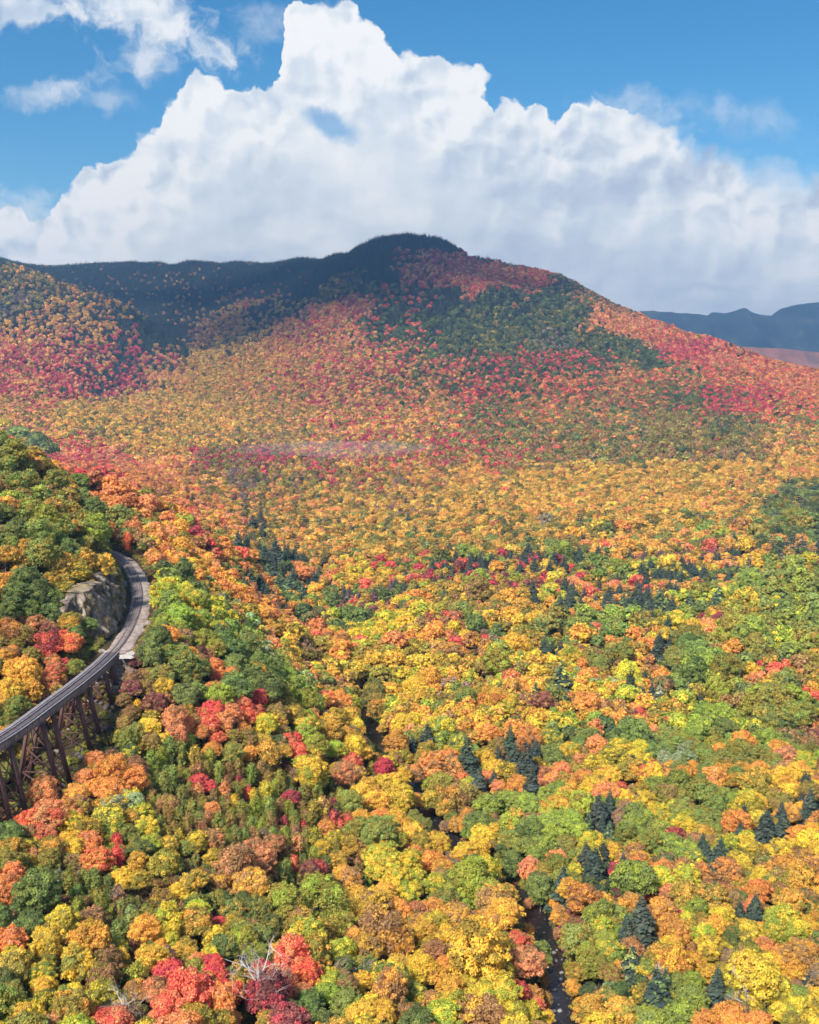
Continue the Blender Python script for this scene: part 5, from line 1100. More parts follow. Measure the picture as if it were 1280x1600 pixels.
920 540 60 g/ol;650 570 60 K/g;640 620 60 ol/am;720 590 70 ol/y;760 640 80 ol/lg;860 640 60 ol/am;950 590 60 g/ol;990 570 50 lg/y;1080 590 70 g/dg;1060 660 75 g/lg;1150 640 75 g/lg;1220 690 75 g/ol;960 720 75 g/ol;640 530 60 y/lg;530 490 75 ol/lg;440 530 70 lg/y;350 570 60 y/am;330 620 60 K/g
560 660 40 m/c;620 660 40 y n;540 700 40 s/am;640 730 45 o/s;500 700 45 y/am;550 600 60 dg/g;450 630 60 lg/g;260 500 50 b/am;380 690 90 y/lg;280 600 60 K/dg;230 640 50 K k;120 630 70 g/lg;190 670 65 ol/dg;60 600 50 K/dg;210 530 40 K k;30 750 70 g/ol;120 760 60 o/am;290 690 50 ol/y
740 750 110 lg/ol;850 740 100 lg/g;800 800 90 g/lg;880 830 85 ol/g;1060 770 75 lg/y;1170 780 75 ol/lg;1010 760 60 g/lg;460 770 90 ol/g;320 770 70 y/ol;410 800 40 y;230 820 50 am/o;160 850 60 am/ol;280 850 50 K k;270 900 55 K k;300 780 25 K k;60 880 85 ol/g;30 960 50 ol/b;150 930 60 am/y
480 860 100 g/dg;400 900 90 g/ol;540 940 100 g/lg;620 900 80 g/lg;500 1000 100 g/dg;700 980 100 ol/g;640 1030 80 lg/y;400 1000 60 dg/g;740 860 80 am/o;680 850 45 b/am;810 930 75 g/dg;900 880 60 g/ol;930 960 45 r/c;870 1000 70 y;1090 960 55 r/s;1130 960 50 s/r;1010 1010 50 s/o;1180 940 75 ol/b
1230 1000 60 ol/b;1080 1040 70 g/ol;980 930 50 b/g;1100 870 80 g/lg;1200 860 70 g/ol;1260 800 50 am/b;80 1020 85 y/lg;190 1000 60 am/b;300 1020 60 am/o;220 930 50 b/o;350 980 40 K/dg;1040 930 50 dg/K;1170 1010 40 s/am;1250 760 60 g/ol;840 1050 50 am/b
'''

# ------------------------------------------------------------------ trees
def parse():
    out = []; x0 = y0 = 0; k = 4.0
    for ln in TREES.strip().split('\n'):
        if ln.startswith('@'):
            x0, y0, k = (float(q) for q in ln[1:].split()); continue
        for e in ln.split(';'):
            f = e.split()
            if len(f) < 4 or float(f[2]) <= 0: continue
            c = f[3].split('/'); kind = f[4] if len(f) > 4 else 'b'
            if c[0] == 'K' and kind == 'b': kind = 'k'
            out.append((x0+float(f[0])/k, y0+float(f[1])/k, float(f[2])/k, c[0], c[1] if len(c) > 1 else c[0], kind))
    return out
def hc(kind, R):
    """height of crown centre above ground"""
    return HB*R*.88+1.2 if kind in 'bt' else (HN*R if kind == 'n' else 1.35*R)
specs = parse()
print('hand placed', len(specs))
TR = []    # x, y, zground, R, c1, c2, kind, px, py, rpx, depth
px = np.array([s[0] for s in specs]); py = np.array([s[1] for s in specs]); rp = np.array([s[2] for s in specs])
def place(px, py, rp, kinds):
    u = (px-640)/F_PX; v = (py-800)/F_PX
    dx, dy, dz = u, CP-v*SP, -(v*CP+SP)
    n = len(px); res = np.full(n, np.nan)
    t = np.full(n, 95.0); hit = np.zeros(n, bool)
    kk = np.array([hc(k, 1.0) if k in 'nk' else HB*.88 for k in kinds]); c0 = np.array([0 if k in 'nk' else 1.2 for k in kinds])
    for _ in range(1500):
        x, y, z = dx*t, dy*t, dz*t
        R = rp*t/F_PX
        h = z-(ground(x, y)+np.minimum(kk*R+c0, 11.5))
        new = (h <= 0) & ~hit
        res[new] = t[new]; hit |= new
        if hit.all(): break
        t = np.where(hit, t, t+np.clip(h*.45, .25, 14))
    return dx*res, dy*res, dz*res, res
X_, Y_, Zc, D_ = place(px, py, rp, [s[5] for s in specs])
Rr = rp*D_/F_PX
for i, s in enumerate(specs):
    if not np.isfinite(D_[i]): continue
    TR.append([X_[i], Y_[i], 0.0, Rr[i]*.93, s[3], s[4], s[5], s[0], s[1], s[2], D_[i], i])
# keep the railway, the trestle and the cutting in sight
keep = []
for s in np.arange(120, LEN-22, 2.5):
    for off, z in ((0, DECK), (2.5, DECK-.3), (-2.5, DECK)):
        a = trk(s, off); keep.append((float(a[0]), float(a[1]), z))
for L in bents:
    for tp, ft in L:
        for k in (.1, .3, .5, .7, .85): keep.append(tuple(tp+(ft-tp)*k))
for j in range(4, nv-8, 6):
    for i in range(130, nu-150, 12): keep.append(tuple(RV[j, i]))
keep = np.array(keep); kx, ky, kd = project(keep[:, 0], keep[:, 1], keep[:, 2])
ck = []
for p in CREEK[3:int(len(CREEK)*.45)]: ck.append((p[0], p[1], float(ground(np.array([p[0]]), np.array([p[1]]))[0])+.7))
ck = np.array(ck); cx_, cy_, cd_ = project(ck[:, 0], ck[:, 1], ck[:, 2])
VISC = [(830,905,1470,1600), (815,870,1405,1470), (555,615,1120,1180), (650,720,1255,1330)]
m = np.zeros(len(ck), bool)
for a, b_, c_, d_ in VISC: m |= (cx_ > a) & (cx_ < b_) & (cy_ > c_) & (cy_ < d_)
kx = np.r_[kx, cx_[m]]; ky = np.r_[ky, cy_[m]]; kd = np.r_[kd, cd_[m]]
def blocks(px, py, rpx, dep, f=1.0):
    return bool(((np.hypot(kx-px, ky-py) < rpx*f+2) & (kd > dep-1)).any())
# trees may not stand on the line, in the cutting, under the deck or in the water
d, i_, sd_ = near_line(np.array([t_[0] for t_ in TR]), np.array([t_[1] for t_ in TR]), TRK)
dc, _, _ = near_line(np.array([t_[0] for t_ in TR]), np.array([t_[1] for t_ in TR]), CREEK)
sa = np.interp(i_, np.arange(len(_seg)), _seg)
TR2 = []
for k, t_ in enumerate(TR):
    R = t_[3]
    if t_[1] < 620 and d[k] < (3.6+R*.5) and t_[0] < 0 and sa[k] > S_END-3: continue
    if sa[k] <= S_END-3 and d[k] < 4.5+R*.4 and t_[1] < 300:
        if R > 2.2: continue
        if sd_[k] > 0: continue
    if t_[1] < 480 and dc[k] < 3.4 and t_[6] != 'n': 
        pass
    if blocks(t_[7], t_[8], t_[9], t_[10], .55) and t_[8] < 1200 and t_[7] < 260: continue
    if 780 < t_[7] < 930 and t_[8] > 1390 and blocks(t_[7], t_[8], t_[9], t_[10], .95): t_[3] *= .66
    TR2.append(t_)
print('kept', len(TR2), 'of', len(TR))
TR = TR2

# palette over the country, read where the photograph shows it (row and column of the view), for all the forest no hand list covers
PAL = [
 (30,410,'K9 dg1'),(120,418,'K9 dg1'),(200,412,'K9'),(280,410,'K9'),(350,415,'K9 b1'),(430,410,'K9'),(470,412,'K9'),(120,430,'K9 b1'),(220,440,'K8 b2'),(290,435,'K7 b2 am1'),(340,450,'K7 b2 am1'),(250,460,'K8 b1 am1'),(300,480,'K6 am2 b2'),(400,440,'K9 b1'),(440,430,'K9 b1'),(380,465,'K4 am3 r2 b2'),(350,480,'K6 am3'),
 (10,430,'K5 ol3 am2'),(60,450,'K5 ol3 am2'),(110,470,'K6 am2 ol2'),(20,480,'K6 mv2 ol2'),(80,500,'K6 am2 o1'),(150,490,'K6 am3 o1'),(200,490,'K8 am1'),(240,505,'K9'),(270,525,'K9'),(290,545,'K8 am1'),(200,530,'K8 c1 o1'),(150,520,'K5 am3 o1'),(100,530,'K5 am2 s2 c1'),(30,520,'K4 am3 s2 c1'),
 (20,560,'s3 c3 K2 am1'),(80,565,'c3 s2 K3 am1'),(140,560,'K6 c2 am1 s1'),(200,570,'K8 c2 o1'),(260,560,'K7 c1 s1 am1'),(30,600,'s4 c3 am2 ol1'),(100,605,'s3 c3 K3'),(160,610,'K7 c2 s1'),(210,600,'K6 c3 s1'),(250,590,'K3 am3 s2'),(60,635,'s3 am3 ol2 c2'),(10,650,'s3 am3 ol3'),
 (120,645,'go4 am3 ol2 K1'),(180,640,'go3 am4 ol2 K1'),(240,620,'go4 am3 ol2 s1'),(300,595,'go4 am3 ol1 s1'),(310,555,'go4 am3 K3'),(330,530,'K4 am3 b2 s1'),(360,540,'K6 go2 am1'),(400,515,'K8 am1 go1'),(440,480,'K9 go1'),(480,450,'K9'),(410,490,'K9 am1'),(370,505,'K5 am3 s2'),(520,425,'K9'),(560,405,'K9'),(600,385,'K9'),(640,380,'K9'),(700,388,'K9'),(760,405,'K9'),(800,420,'K7 b2'),
 (520,460,'K7 ol2 am1'),(560,450,'K7 dg2 b1'),(600,430,'K9'),(640,408,'K7 s1 c1'),(600,470,'K6 dg3 r1'),(560,480,'s3 c3 am2 K2'),(520,495,'s4 r3 am2 K1'),(470,520,'s3 am3 c2 K2'),(430,545,'am4 o3 s2'),(390,570,'am4 go2 o2 ol1'),(550,520,'s3 r2 am2 dg3'),(590,510,'K5 dg4 r1'),
 (680,410,'K3 s3 c3'),(720,418,'s4 r4 c2'),(760,425,'r5 s4 o1'),(800,430,'r5 s4 o1'),(830,438,'r4 o3 K2'),(650,425,'K4 s3 c2'),(690,432,'s4 r3 K2 c1'),(740,440,'s4 r4 K2'),(880,452,'K6 dg3 b1'),(920,455,'dg4 o3 b2 K1'),(960,470,'o4 b3 dg2'),(1000,488,'o5 b2 dg1'),(1050,505,'o5 r3 b1'),
 (700,460,'K9 dg1'),(780,465,'K8 dg2'),(850,468,'K6 dg4'),(650,470,'K8 dg1 r1'),(640,510,'K5 dg4 r1'),(700,500,'K6 dg4'),(780,500,'K4 dg5 ol1'),(860,500,'dg5 K3 ol2'),(910,490,'dg5 K3 ol2'),(700,540,'dg5 K4 ol1'),(790,540,'dg5 K3 ol2'),(870,535,'dg4 mv3 K3'),(930,530,'dg5 K3 ol2'),(640,550,'dg4 K3 r2 am1'),
 (950,500,'o4 s4 am1'),(990,512,'s4 o4 r1'),(1030,525,'s3 r3 o3'),(980,545,'dg6 K2 ol1'),(1020,560,'dg6 K3'),(930,570,'dg5 K2 r2'),(1060,545,'r4 c4 s1'),(1100,545,'c4 r4 s1'),(1080,520,'r4 o4 ol1'),(1130,555,'r4 s3 o2'),(1160,540,'K7 r2'),(1180,560,'r3 o4 s1'),(880,560,'r3 dg4 K2 c1'),(800,570,'c2 r2 dg4 K2'),(740,575,'dg4 r2 s1 K3'),(680,580,'s2 am2 dg3 K2 c1'),
 (600,560,'s3 c3 am2 dg2'),(540,570,'s3 c3 am2 ol2'),(480,580,'am3 s3 c2 ol2'),(440,610,'am4 s2 c1 ol2'),(520,610,'c3 s3 am2 ol2'),(600,600,'s2 am3 c2 dg3'),(660,610,'r2 s2 am2 dg3 K1'),(740,610,'c2 r2 o2 dg3 K1'),(820,605,'o2 r2 dg4 K1'),(900,600,'r3 o3 dg3'),(980,590,'r2 o3 ol3 b1'),(1060,590,'o3 ol3 r1 dg2'),(1140,590,'o3 ol2 r3'),(1220,590,'o4 r3 s2'),(1270,610,'o4 r3 s1 am1'),
 (1180,630,'c4 r3 o1 ol1'),(1130,620,'r3 c3 dg3'),(1070,630,'r2 dg4 ol2 K2'),(1240,650,'o3 r2 ol3 dg1'),(1000,630,'o2 ol3 b2 dg2 r1'),(920,640,'o2 b2 ol3 dg2 r1'),(840,640,'o2 r1 ol3 b2 K1'),(760,650,'ol3 b2 r2 dg2 K1'),(680,650,'s2 am3 ol2 b2 r1'),(600,645,'s3 c2 am3 ol2'),(520,650,'s3 am3 c2 ol2'),(440,650,'am4 s2 ol3'),(360,640,'am4 go3 ol2 s1'),(300,650,'am4 go3 ol2'),
 (1150,670,'K4 dg2 ol3 b1'),(1060,670,'K3 ol4 b2'),(980,680,'ol4 b3 o1 dg2'),(900,680,'ol4 b3 o1 dg1'),(820,690,'ol3 b3 r1 dg2'),(740,695,'b3 ol3 c1 r1 dg1'),(1240,690,'ol4 o2 go2 K1 b1'),(1150,705,'K3 ol4 b2'),(1050,712,'ol4 b3 K2 dg1'),(950,715,'ol4 b3 dg2 K1'),(860,718,'ol3 b4 dg1 r1'),(780,722,'b4 ol3 r1 c1'),(700,720,'b3 c2 ol2 r1'),
 (180,690,'am3 ol3 K3 go1'),(260,690,'am4 ol2 K2 go1'),(340,690,'am4 ol3 K1 b1'),(420,690,'ol3 am3 b2 K1'),(500,690,'s2 b2 ol3 am3 c1'),(420,720,'c4 b2 K2 ol2 m1'),(500,722,'c3 b3 am2 ol2'),(560,710,'c3 b2 am3'),(620,715,'c2 b2 am3 ol2'),(340,725,'c2 b2 ol3 K2 m1'),(460,745,'ol4 am2 K2 b2'),(380,750,'ol3 mv2 b2 K2'),
 (660,738,'am5 b2 o2 ol1'),(740,742,'go4 am4 o1 ol1'),(850,744,'go5 am4 ol1'),(950,744,'go5 am3 y1 ol1'),(1050,740,'go5 am3 y1 ol1'),(1150,736,'go5 am4 ol1'),(1240,730,'am4 go3 o2 ol1'),(560,750,'am3 b2 c1 ol3'),(340,760,'am3 b2 ol2 s1'),(250,740,'o4 s3 am2'),(180,735,'s3 o3 c2 b1'),(160,715,'c4 s3 o1'),(300,780,'o3 s2 am3 r1'),
 (640,780,'am4 b1 ol3 go2 mv1 K1'),(740,785,'am3 go5 ol3 K1'),(860,785,'am4 go5 o1 ol2'),(980,780,'am3 go5 o1 ol2'),(1100,780,'am3 go5 o1 ol2'),(1180,760,'am3 go3 ol2 o1 K1'),(1240,780,'dg3 g3 ol2 K2'),(1265,810,'dg4 g4 K2'),(520,790,'am3 ol4 go2 K1 o1'),(420,790,'am3 ol3 o1 b1 K2'),
 (700,830,'am3 ol4 go4 g1 K1'),(850,830,'am2 go4 ol4 g1 K1'),(560,830,'am3 ol4 go3 K1 g1'),(1000,830,'am3 go3 ol3 g1 K1'),(1120,830,'am2 ol3 g2 go2 K1'),
]
PP = np.array([(a, b_) for a, b_, _ in PAL], float)
PWT = np.zeros((len(PAL), len(CODES)))
for i, (_, _, s) in enumerate(PAL):
    for e in s.split(): PWT[i, CODES.index(e[:-1])] = float(e[-1])
    _r, _py = PWT[i], PAL[i][1]
    PWT[i] /= PWT[i].sum()
HT = np.array([(t_[7], t_[8]) for t_ in TR if t_[6] != 'n']); HC = [(t_[4], t_[5], t_[6]) for t_ in TR if t_[6] != 'n']; HW = np.array([(t_[0], t_[1]) for t_ in TR if t_[6] != 'n'])
def region_colors(px, py, x, y):
    """codes for scattered trees"""
    n = len(px); out = np.zeros(n, int)
    jx = px+(fbm(x/55, y/55, 3, 41)-.5)*34+rng.normal(size=n)*3; jy = py+(fbm(x/55, y/55, 3, 42)-.5)*18+rng.normal(size=n)*1.5
    r = rng.rand(n)*.62+.38*vnoise(x/14, y/14, 77)
    pass
    r = (np.argsort(np.argsort(r))+.5)/n
    r = np.where(rng.rand(n) < .28, rng.rand(n), r)
    for a in range(0, n, 20000):
        sl = slice(a, min(n, a+20000))
        d2 = (jx[sl, None]-PP[None, :, 0])**2+((jy[sl, None]-PP[None, :, 1])*1.6)**2
        w = 1/(d2+60)**3.2; w /= w.sum(1)[:, None]
        W_ = w@PWT; c = np.cumsum(W_, 1); c /= c[:, -1:]
        out[sl] = (r[sl, None] > c).sum(1)
    return out

# --- scattered forest
class Grid:
    def __init__(s, c): s.c = c; s.d = {}
    def ok(s, x, y, R, f):
        i, j = int(x//s.c), int(y//s.c)
        for a in range(i-2, i+3):
            for b_ in range(j-2, j+3):
                for (u, v, q) in s.d.get((a, b_), ()):
                    if (u-x)**2+(v-y)**2 < (f*(R+q))**2: return False
        return True
    def put(s, x, y, R): s.d.setdefault((int(x//s.c), int(y//s.c)), []).append((x, y, R))
G_ = Grid(6.0)
for t_ in TR: G_.put(t_[0], t_[1], t_[3])
cand = []
# near field up to 700 m, irregular
def sample_field(y0, y1, n, umax):
    yy = np.sqrt(rng.rand(n)*(y1*y1-y0*y0)+y0*y0); uu = (rng.rand(n)*2-1)*umax
    return uu*yy, yy
xs, ys = sample_field(100, 760, 60000, .46)
zs = ground(xs, ys)
dT, iT, sT = near_line(xs, ys, TRK); dC, _, _ = near_line(xs, ys, CREEK); dB, _, _ = near_line(xs, ys, TRIB); sT_ = np.interp(iT, np.arange(len(_seg)), _seg)
pxs, pys, dps = project(xs, ys, zs+5)
FILL = []
for k in range(len(xs)):
    x, y = xs[k], ys[k]
    shrub = rng.rand() < .35
    R = (1.2+1.2*rng.rand()) if shrub else (1.7+1.5*rng.rand()+ (y/760)*1.3)
    if dT[k] < (R*.8+6.5) and x < 0 and y < 640: continue
    if dC[k] < 3.2+R*.3 and y < 640: continue
    if dB[k] < 2.2: continue
    if not G_.ok(x, y, R, .62 if not shrub else .56): continue
    rpx = R*F_PX/dps[k]
    regrow = ((225 < pxs[k] < 585 and 1160 < pys[k] < 1400) or (60 < pxs[k] < 300 and 1350 < pys[k] < 1450)) and y < 330
    if regrow: R = .9+.8*rng.rand(); rpx = R*F_PX/dps[k]
    hcz = hc('n' if regrow else 'b', R)
    p = project(x, y, zs[k]+hcz)
    if p[0] < 330 and p[1] < 1340 and blocks(float(p[0]), float(p[1]), rpx, dps[k]): continue
    if 540 < p[0] < 920 and p[1] > 1100 and blocks(float(p[0]), float(p[1]), rpx, dps[k], 1.1): continue
    G_.put(x, y, R); FILL.append((x, y, zs[k], R, float(p[0]), float(p[1]), rpx, float(p[2]), regrow))
FILL = np.array(FILL)
print('fill near', len(FILL))
# colour of fill: same as the nearest listed tree in view, toned towards the greener understorey
d2 = ((FILL[:, None, 0:2]-HW[None])**2).sum(2)
o2 = np.argpartition(d2, 4, axis=1)[:, :4]
pick = o2[np.arange(len(FILL)), rng.randint(0, 4, len(FILL))]
RC = region_colors(FILL[:, 4], FILL[:, 5], FILL[:, 0], FILL[:, 1])
for k, f in enumerate(FILL):
    c1, c2, kd_ = HC[pick[k]]
    if f[5] < 838 and f[7] > 560: c1 = CODES[RC[k]]; c2 = c1; kd_ = 'k' if c1 == 'K' else 'b'
    if c1 in ('r', 'c', 's') and rng.rand() < .7: c1, c2 = 'ol', 'am'
    if kd_ in 'tn': kd_ = 'b'
    if c1 == 'K' and kd_ != 'k': kd_ = 'k'
    if kd_ == 'k' and c1 not in ('K',): c1 = 'K'
    if f[3] < 2.4 and c1 != 'K' and rng.rand() < .5: c1 = ['ol', 'g', 'b', 'dg'][rng.randint(4)]
    if f[8]: kd_ = 'n'; c1 = ['g', 'ol', 'g', 'dg', 'b', 'ol', 'lg', 'b'][rng.randint(8)]; c2 = ['ol', 'b', 'dg', 'g'][rng.randint(4)]
    TR.append([f[0], f[1], 0.0, f[3], c1, c2, kd_, f[4], f[5], f[6], f[7], -1])
# ground height for everything so far
ax = np.array([t_[0] for t_ in TR]); ay = np.array([t_[1] for t_ in TR]); gz = ground(ax, ay)
for k, t_ in enumerate(TR): t_[2] = float(gz[k])

# --- far forest on a jittered grid, culled where higher ground in front hides it
YSF = np.geomspace(90, 5600, 900); UF = np.linspace(-.8, .8, 300)
EL = (ground(UF[None]*YSF[:, None], np.repeat(YSF[:, None], 300, 1))+5.5)/YSF[:, None]
CM = np.maximum.accumulate(EL, 0)
def hidden(x, y, z):
    u = np.clip((x/y-UF[0])/(UF[1]-UF[0]), 0, 298.99).astype(int)
    j = np.clip((np.log((y-25)/YSF[0])/math.log(YSF[1]/YSF[0])), 0, 899).astype(int)
    return z/y < np.minimum(CM[j, u], CM[j, u+1])-.0008
far = []
for y0, y1, sp in ((760, 1500, 6.8), (1500, 2600, 7.6), (2600, 5300, 9.4)):
    ny_ = int((y1-y0)/sp)
    for j in range(ny_):
        y = y0+(j+.5)*sp; n = int(.92*y/sp); x = (np.arange(n)-n/2+.5*(j % 2))*sp
        far.append(np.stack([x+rng.uniform(-.42, .42, n)*sp, y+rng.uniform(-.42, .42, n)*sp, np.full(n, sp)], 1))
far = np.concatenate(far)
fz = ground(far[:, 0], far[:, 1])
ok = ~hidden(far[:, 0], far[:, 1], fz+13)
far = far[ok]; fz = fz[ok]
fpx, fpy, fdep = project(far[:, 0], far[:, 1], fz+7)
fcode = region_colors(fpx, fpy, far[:, 0], far[:, 1])
# the far ridge is all but pure spruce; the nearer left-hand ridge in front of it carries more broadleaf trees along its crest
_q = (far[:, 1] > 3650) & (fpx < 560) & (rng.rand(len(far)) < .86); fcode[_q] = CODES.index('K')
_q = (far[:, 1] < 3350) & (far[:, 1] > 2300) & (fpx < 255) & (fpy < 500) & (fcode == CODES.index('K')) & (rng.rand(len(far)) < .12); fcode[_q] = np.array([CODES.index(c) for c in ('ol', 'am', 'b', 'dg')])[rng.randint(0, 4, int(_q.sum()))]
fR = far[:, 2]*(.44+.30*rng.rand(len(far)))
fR *= np.where((fcode != CODES.index('K')) & (fpy < 640), .90, 1.0); fR[fcode == CODES.index('K')] *= np.where(far[fcode == CODES.index('K'), 1] > 3200, .92, 1.12)
print('far', len(far))
K_ = CODES.index('K')

# --- which are individuals: the largest in view
def inview(t_): return -t_[9] < t_[7] < 1280+t_[9] and 0 < t_[8] < 1600+t_[9]
KINDW = {'b': 'broadleaf', 't': 'broadleaf', 'n': 'young', 'k': 'conifer'}
pools = {'broadleaf': [], 'young': [], 'conifer': []}
for t_ in TR:
    if inview(t_): pools[KINDW[t_[6]]].append(t_)
INDIV = set()
for kname, lst in pools.items():
    lst.sort(key=lambda q: -(q[9]*(1.0 if q[11] >= 0 else .62)))
    for t_ in lst[:300]: INDIV.add(id(t_))
print('individual trees', len(INDIV), {k: len(v) for k, v in pools.items()})

def tints(c1, c2, j=.045):
    a = np.array(TINT[c1]); b_ = np.array(TINT[c2])
    if c1 == c2: b_ = b_*np.array((1.06, .92, .88)) if c1 not in ('K', 'dg', 'g') else b_*np.array((1.35, 1.12, .9))
    k = 1+rng.normal()*.08; h = 1+rng.normal(size=3)*j
    return np.clip(a*k*h, .004, .95), np.clip(b_*k*h, .004, .95)

# words that find a tree
LAND = [('the creek', 850, 1500), ('the creek pool', 830, 1420), ('the white dead tree', 405, 1570), ('the big crimson maple', 300, 1545), ('the trestle legs', 110, 1190), ('the trestle end', 185, 1040),
        ('the rock face', 150, 970), ('the railway curve', 225, 930), ('the bottom right corner', 1270, 1590), ('the bottom left corner', 10, 1590), ('the young regrowth', 400, 1270), ('the lone orange maple', 335, 1048),
        ('the row of crimson maples', 360, 1110), ('the narrow dark gap', 585, 1150), ('the upper creek gap', 690, 1300), ('the side gully', 1180, 1130), ('the pale grey poplar', 1070, 1190), ('the tall dark spruce', 1155, 1445),
        ('the great golden tree', 1180, 1520), ('the square orange tree', 1152, 1290), ('the salmon maple', 828, 1362), ('the left spur', 70, 780), ('the left edge', 5, 1400), ('the right edge', 1275, 1350), ('the right-hand green stand', 1150, 960),
        ('the spur crest', 60, 680), ('the yellow stand', 800, 1100), ('the line of dark spruces', 420, 860), ('the bare-limbed tree', 700, 1260), ('the slope foot', 560, 1300), ('the bottom edge', 640, 1590), ('the valley centre', 950, 1250), ('the valley top', 1200, 850), ('the far valley', 800, 900), ('the green slope', 420, 1010), ('the orange slope', 300, 810)]
def size_word(r, kind):
    if kind == 'k': return 'tall' if r > 17 else ('small' if r < 9 else 'middling')
    return 'big' if r > 30 else ('small' if r < 15 else ('large' if r > 22 else 'mid-sized'))
SHORT = {'pg': 'grey-green', 'y': 'yellow', 'b': 'russet', 's': 'salmon', 'mv': 'greyish', 'dg': 'dark-green', 'K': 'dark'}
def label_tree(t_):
    x, y, r = t_[7], t_[8], t_[9]
    L = sorted(LAND, key=lambda q: math.hypot(q[1]-x, q[2]-y))[:4]
    c1 = WORD[t_[4]]; s1, s2 = SHORT.get(t_[4], WORD[t_[4]]), SHORT.get(t_[5], WORD[t_[5]])
    kindw = {'b': 'tree', 't': 'thin-crowned tree', 'n': 'slender sapling', 'k': 'spruce'}[t_[6]]
    def rel(q):
        dx, dy = x-q[1], y-q[2]; dd = math.hypot(dx, dy)
        if dd < max(20, r*.9): return 'beside '+q[0]
        if abs(dx) > abs(dy)*2.2: w = 'right of ' if dx > 0 else 'left of '
        elif abs(dy) > abs(dx)*2.2: w = 'in front of ' if dy > 0 else 'behind '
        else: w = ('nearer and ' if dy > 0 else 'farther and ')+('right of ' if dx > 0 else 'left of ')
        return w+q[0]
    two = s1 if s1 == s2 else s1+'-and-'+s2
    return [f'{size_word(r, t_[6])} {two} {kindw} {rel(L[0])}'] + [f'{size_word(r, t_[6])} {two} {kindw} {rel(L[0])}, towards {q[0]}' for q in L[1:]]
NAMES = {'r': 'maple_tree', 'c': 'maple_tree', 's': 'maple_tree', 'o': 'maple_tree', 'm': 'maple_tree'}
def tree_name(t_):
    if t_[6] == 'k': return 'spruce_tree'
    if t_[6] == 'n': return 'sapling'
    return NAMES.get(t_[4], 'birch_tree' if t_[4] in ('y', 'go', 'am') else ('beech_tree' if t_[4] in ('b', 'mv', 'ol') else 'oak_tree'))
CATS = {'spruce_tree': 'spruce tree', 'sapling': 'young tree', 'maple_tree': 'maple tree', 'birch_tree': 'yellow tree', 'beech_tree': 'brown tree', 'oak_tree': 'green tree'}
ind = [t_ for t_ in TR if id(t_) in INDIV]
ind.sort(key=lambda q: -q[9])
ORD = ['first', 'second', 'third', 'fourth', 'fifth', 'sixth', 'seventh', 'eighth', 'ninth', 'tenth', 'eleventh', 'twelfth', 'thirteenth', 'fourteenth', 'fifteenth', 'sixteenth', 'seventeenth', 'eighteenth', 'nineteenth', 'twentieth', 'twenty-first', 'twenty-second', 'twenty-third', 'twenty-fourth', 'twenty-fifth', 'twenty-sixth', 'twenty-seventh', 'twenty-eighth']
final = {}; pend = list(ind); cand_l = {id(t_): label_tree(t_) for t_ in ind}
for level in range(4):
    cnt = {}
    for t_ in pend: cnt.setdefault(cand_l[id(t_)][level], []).append(t_)
    nxt = []
    for lb, lst in cnt.items():
        if len(lst) == 1: final[id(lst[0])] = lb
        else: nxt += lst
    pend = nxt
cnt = {}
for t_ in pend: cnt.setdefault(cand_l[id(t_)][0], []).append(t_)
for lb, lst in cnt.items():
    n = len(lst)
    if n == 1: final[id(lst[0])] = lb; continue
    xs_ = [q[7] for q in lst]; ys_ = [q[8] for q in lst]
    horiz = (max(xs_)-min(xs_)) > (max(ys_)-min(ys_))
    lst.sort(key=lambda q: q[7] if horiz else -q[8])
    for k, q in enumerate(lst):
        w = ('leftmost ' if k == 0 else ('rightmost ' if k == n-1 else ORD[min(k, 27)]+'-from-left ')) if horiz else ('nearest ' if k == 0 else ('farthest ' if k == n-1 else ORD[min(k, 27)]+'-nearest '))
        final[id(q)] = w+lb
seen_l = {}
for t_ in ind:
    l_ = final[id(t_)]
    if l_ in seen_l:
        for w in ('shorter ', 'farther ', 'lower '):
            if w+l_ not in seen_l: l_ = w+l_; break
    if len(l_.split()) > 16: l_ = ' '.join(l_.split(',')[0].split()[:16])
    if l_ in seen_l: l_ = l_.replace('slender sapling', 'thin sapling').replace('small', 'little')
    seen_l[l_] = 1; final[id(t_)] = l_
for k, t_ in enumerate(ind):
    nm = tree_name(t_); R = t_[3]; kd_ = t_[6]
    e = thing(nm, final[id(t_)], CATS[nm], (t_[0], t_[1], t_[2]), rng.rand()*2*PI, {'spruce_tree': 'dark spruces among the autumn trees', 'sapling': 'slender young trees of the regrowth'}.get(nm, 'autumn broadleaf trees of the valley'))
    h = min(hc(kd_, R), 11.5)
    if kd_ in 'bt':
        me = (NEAR_T if kd_ == 't' else NEAR_B)[rng.randint(2 if kd_ == 't' else 7)]; tm = (TRUNK_T[rng.randint(2)] if kd_ == 't' else TRUNK_B[rng.randint(3)])
        c = link('crown', me, e, (0, 0, h)); zs_ = .98+.36*rng.rand(); c.scale = (R*(.92+.2*rng.rand()), R*(.82+.25*rng.rand()), R*zs_); c.rotation_euler = (rng.normal()*.13, rng.normal()*.13, 0)
        tr_ = link('trunk', tm, e); tr_.scale = (R, R, h/HB)
    elif kd_ == 'n':
        c = link('crown', NEAR_N[rng.randint(4)], e, (0, 0, h*.95)); c.scale = (R*.80, R*.80, R*(.78+.2*rng.rand()))
        tr_ = link('trunk', TRUNK_N[rng.randint(2)], e); tr_.scale = (R, R, h/HN)
    else:
        c = link('crown', NEAR_K[rng.randint(3)], e, (0, 0, .1)); k_ = R*(1.18+.22*rng.rand()); c.scale = (k_, k_, k_)
        tr_ = link('trunk', TRUNK_K[0], e); tr_.scale = (k_, k_, k_)
    a, b_ = tints(t_[4], t_[5])
    c['tint'] = [float(q) for q in a]; c['tint_two'] = [float(q) for q in b_]

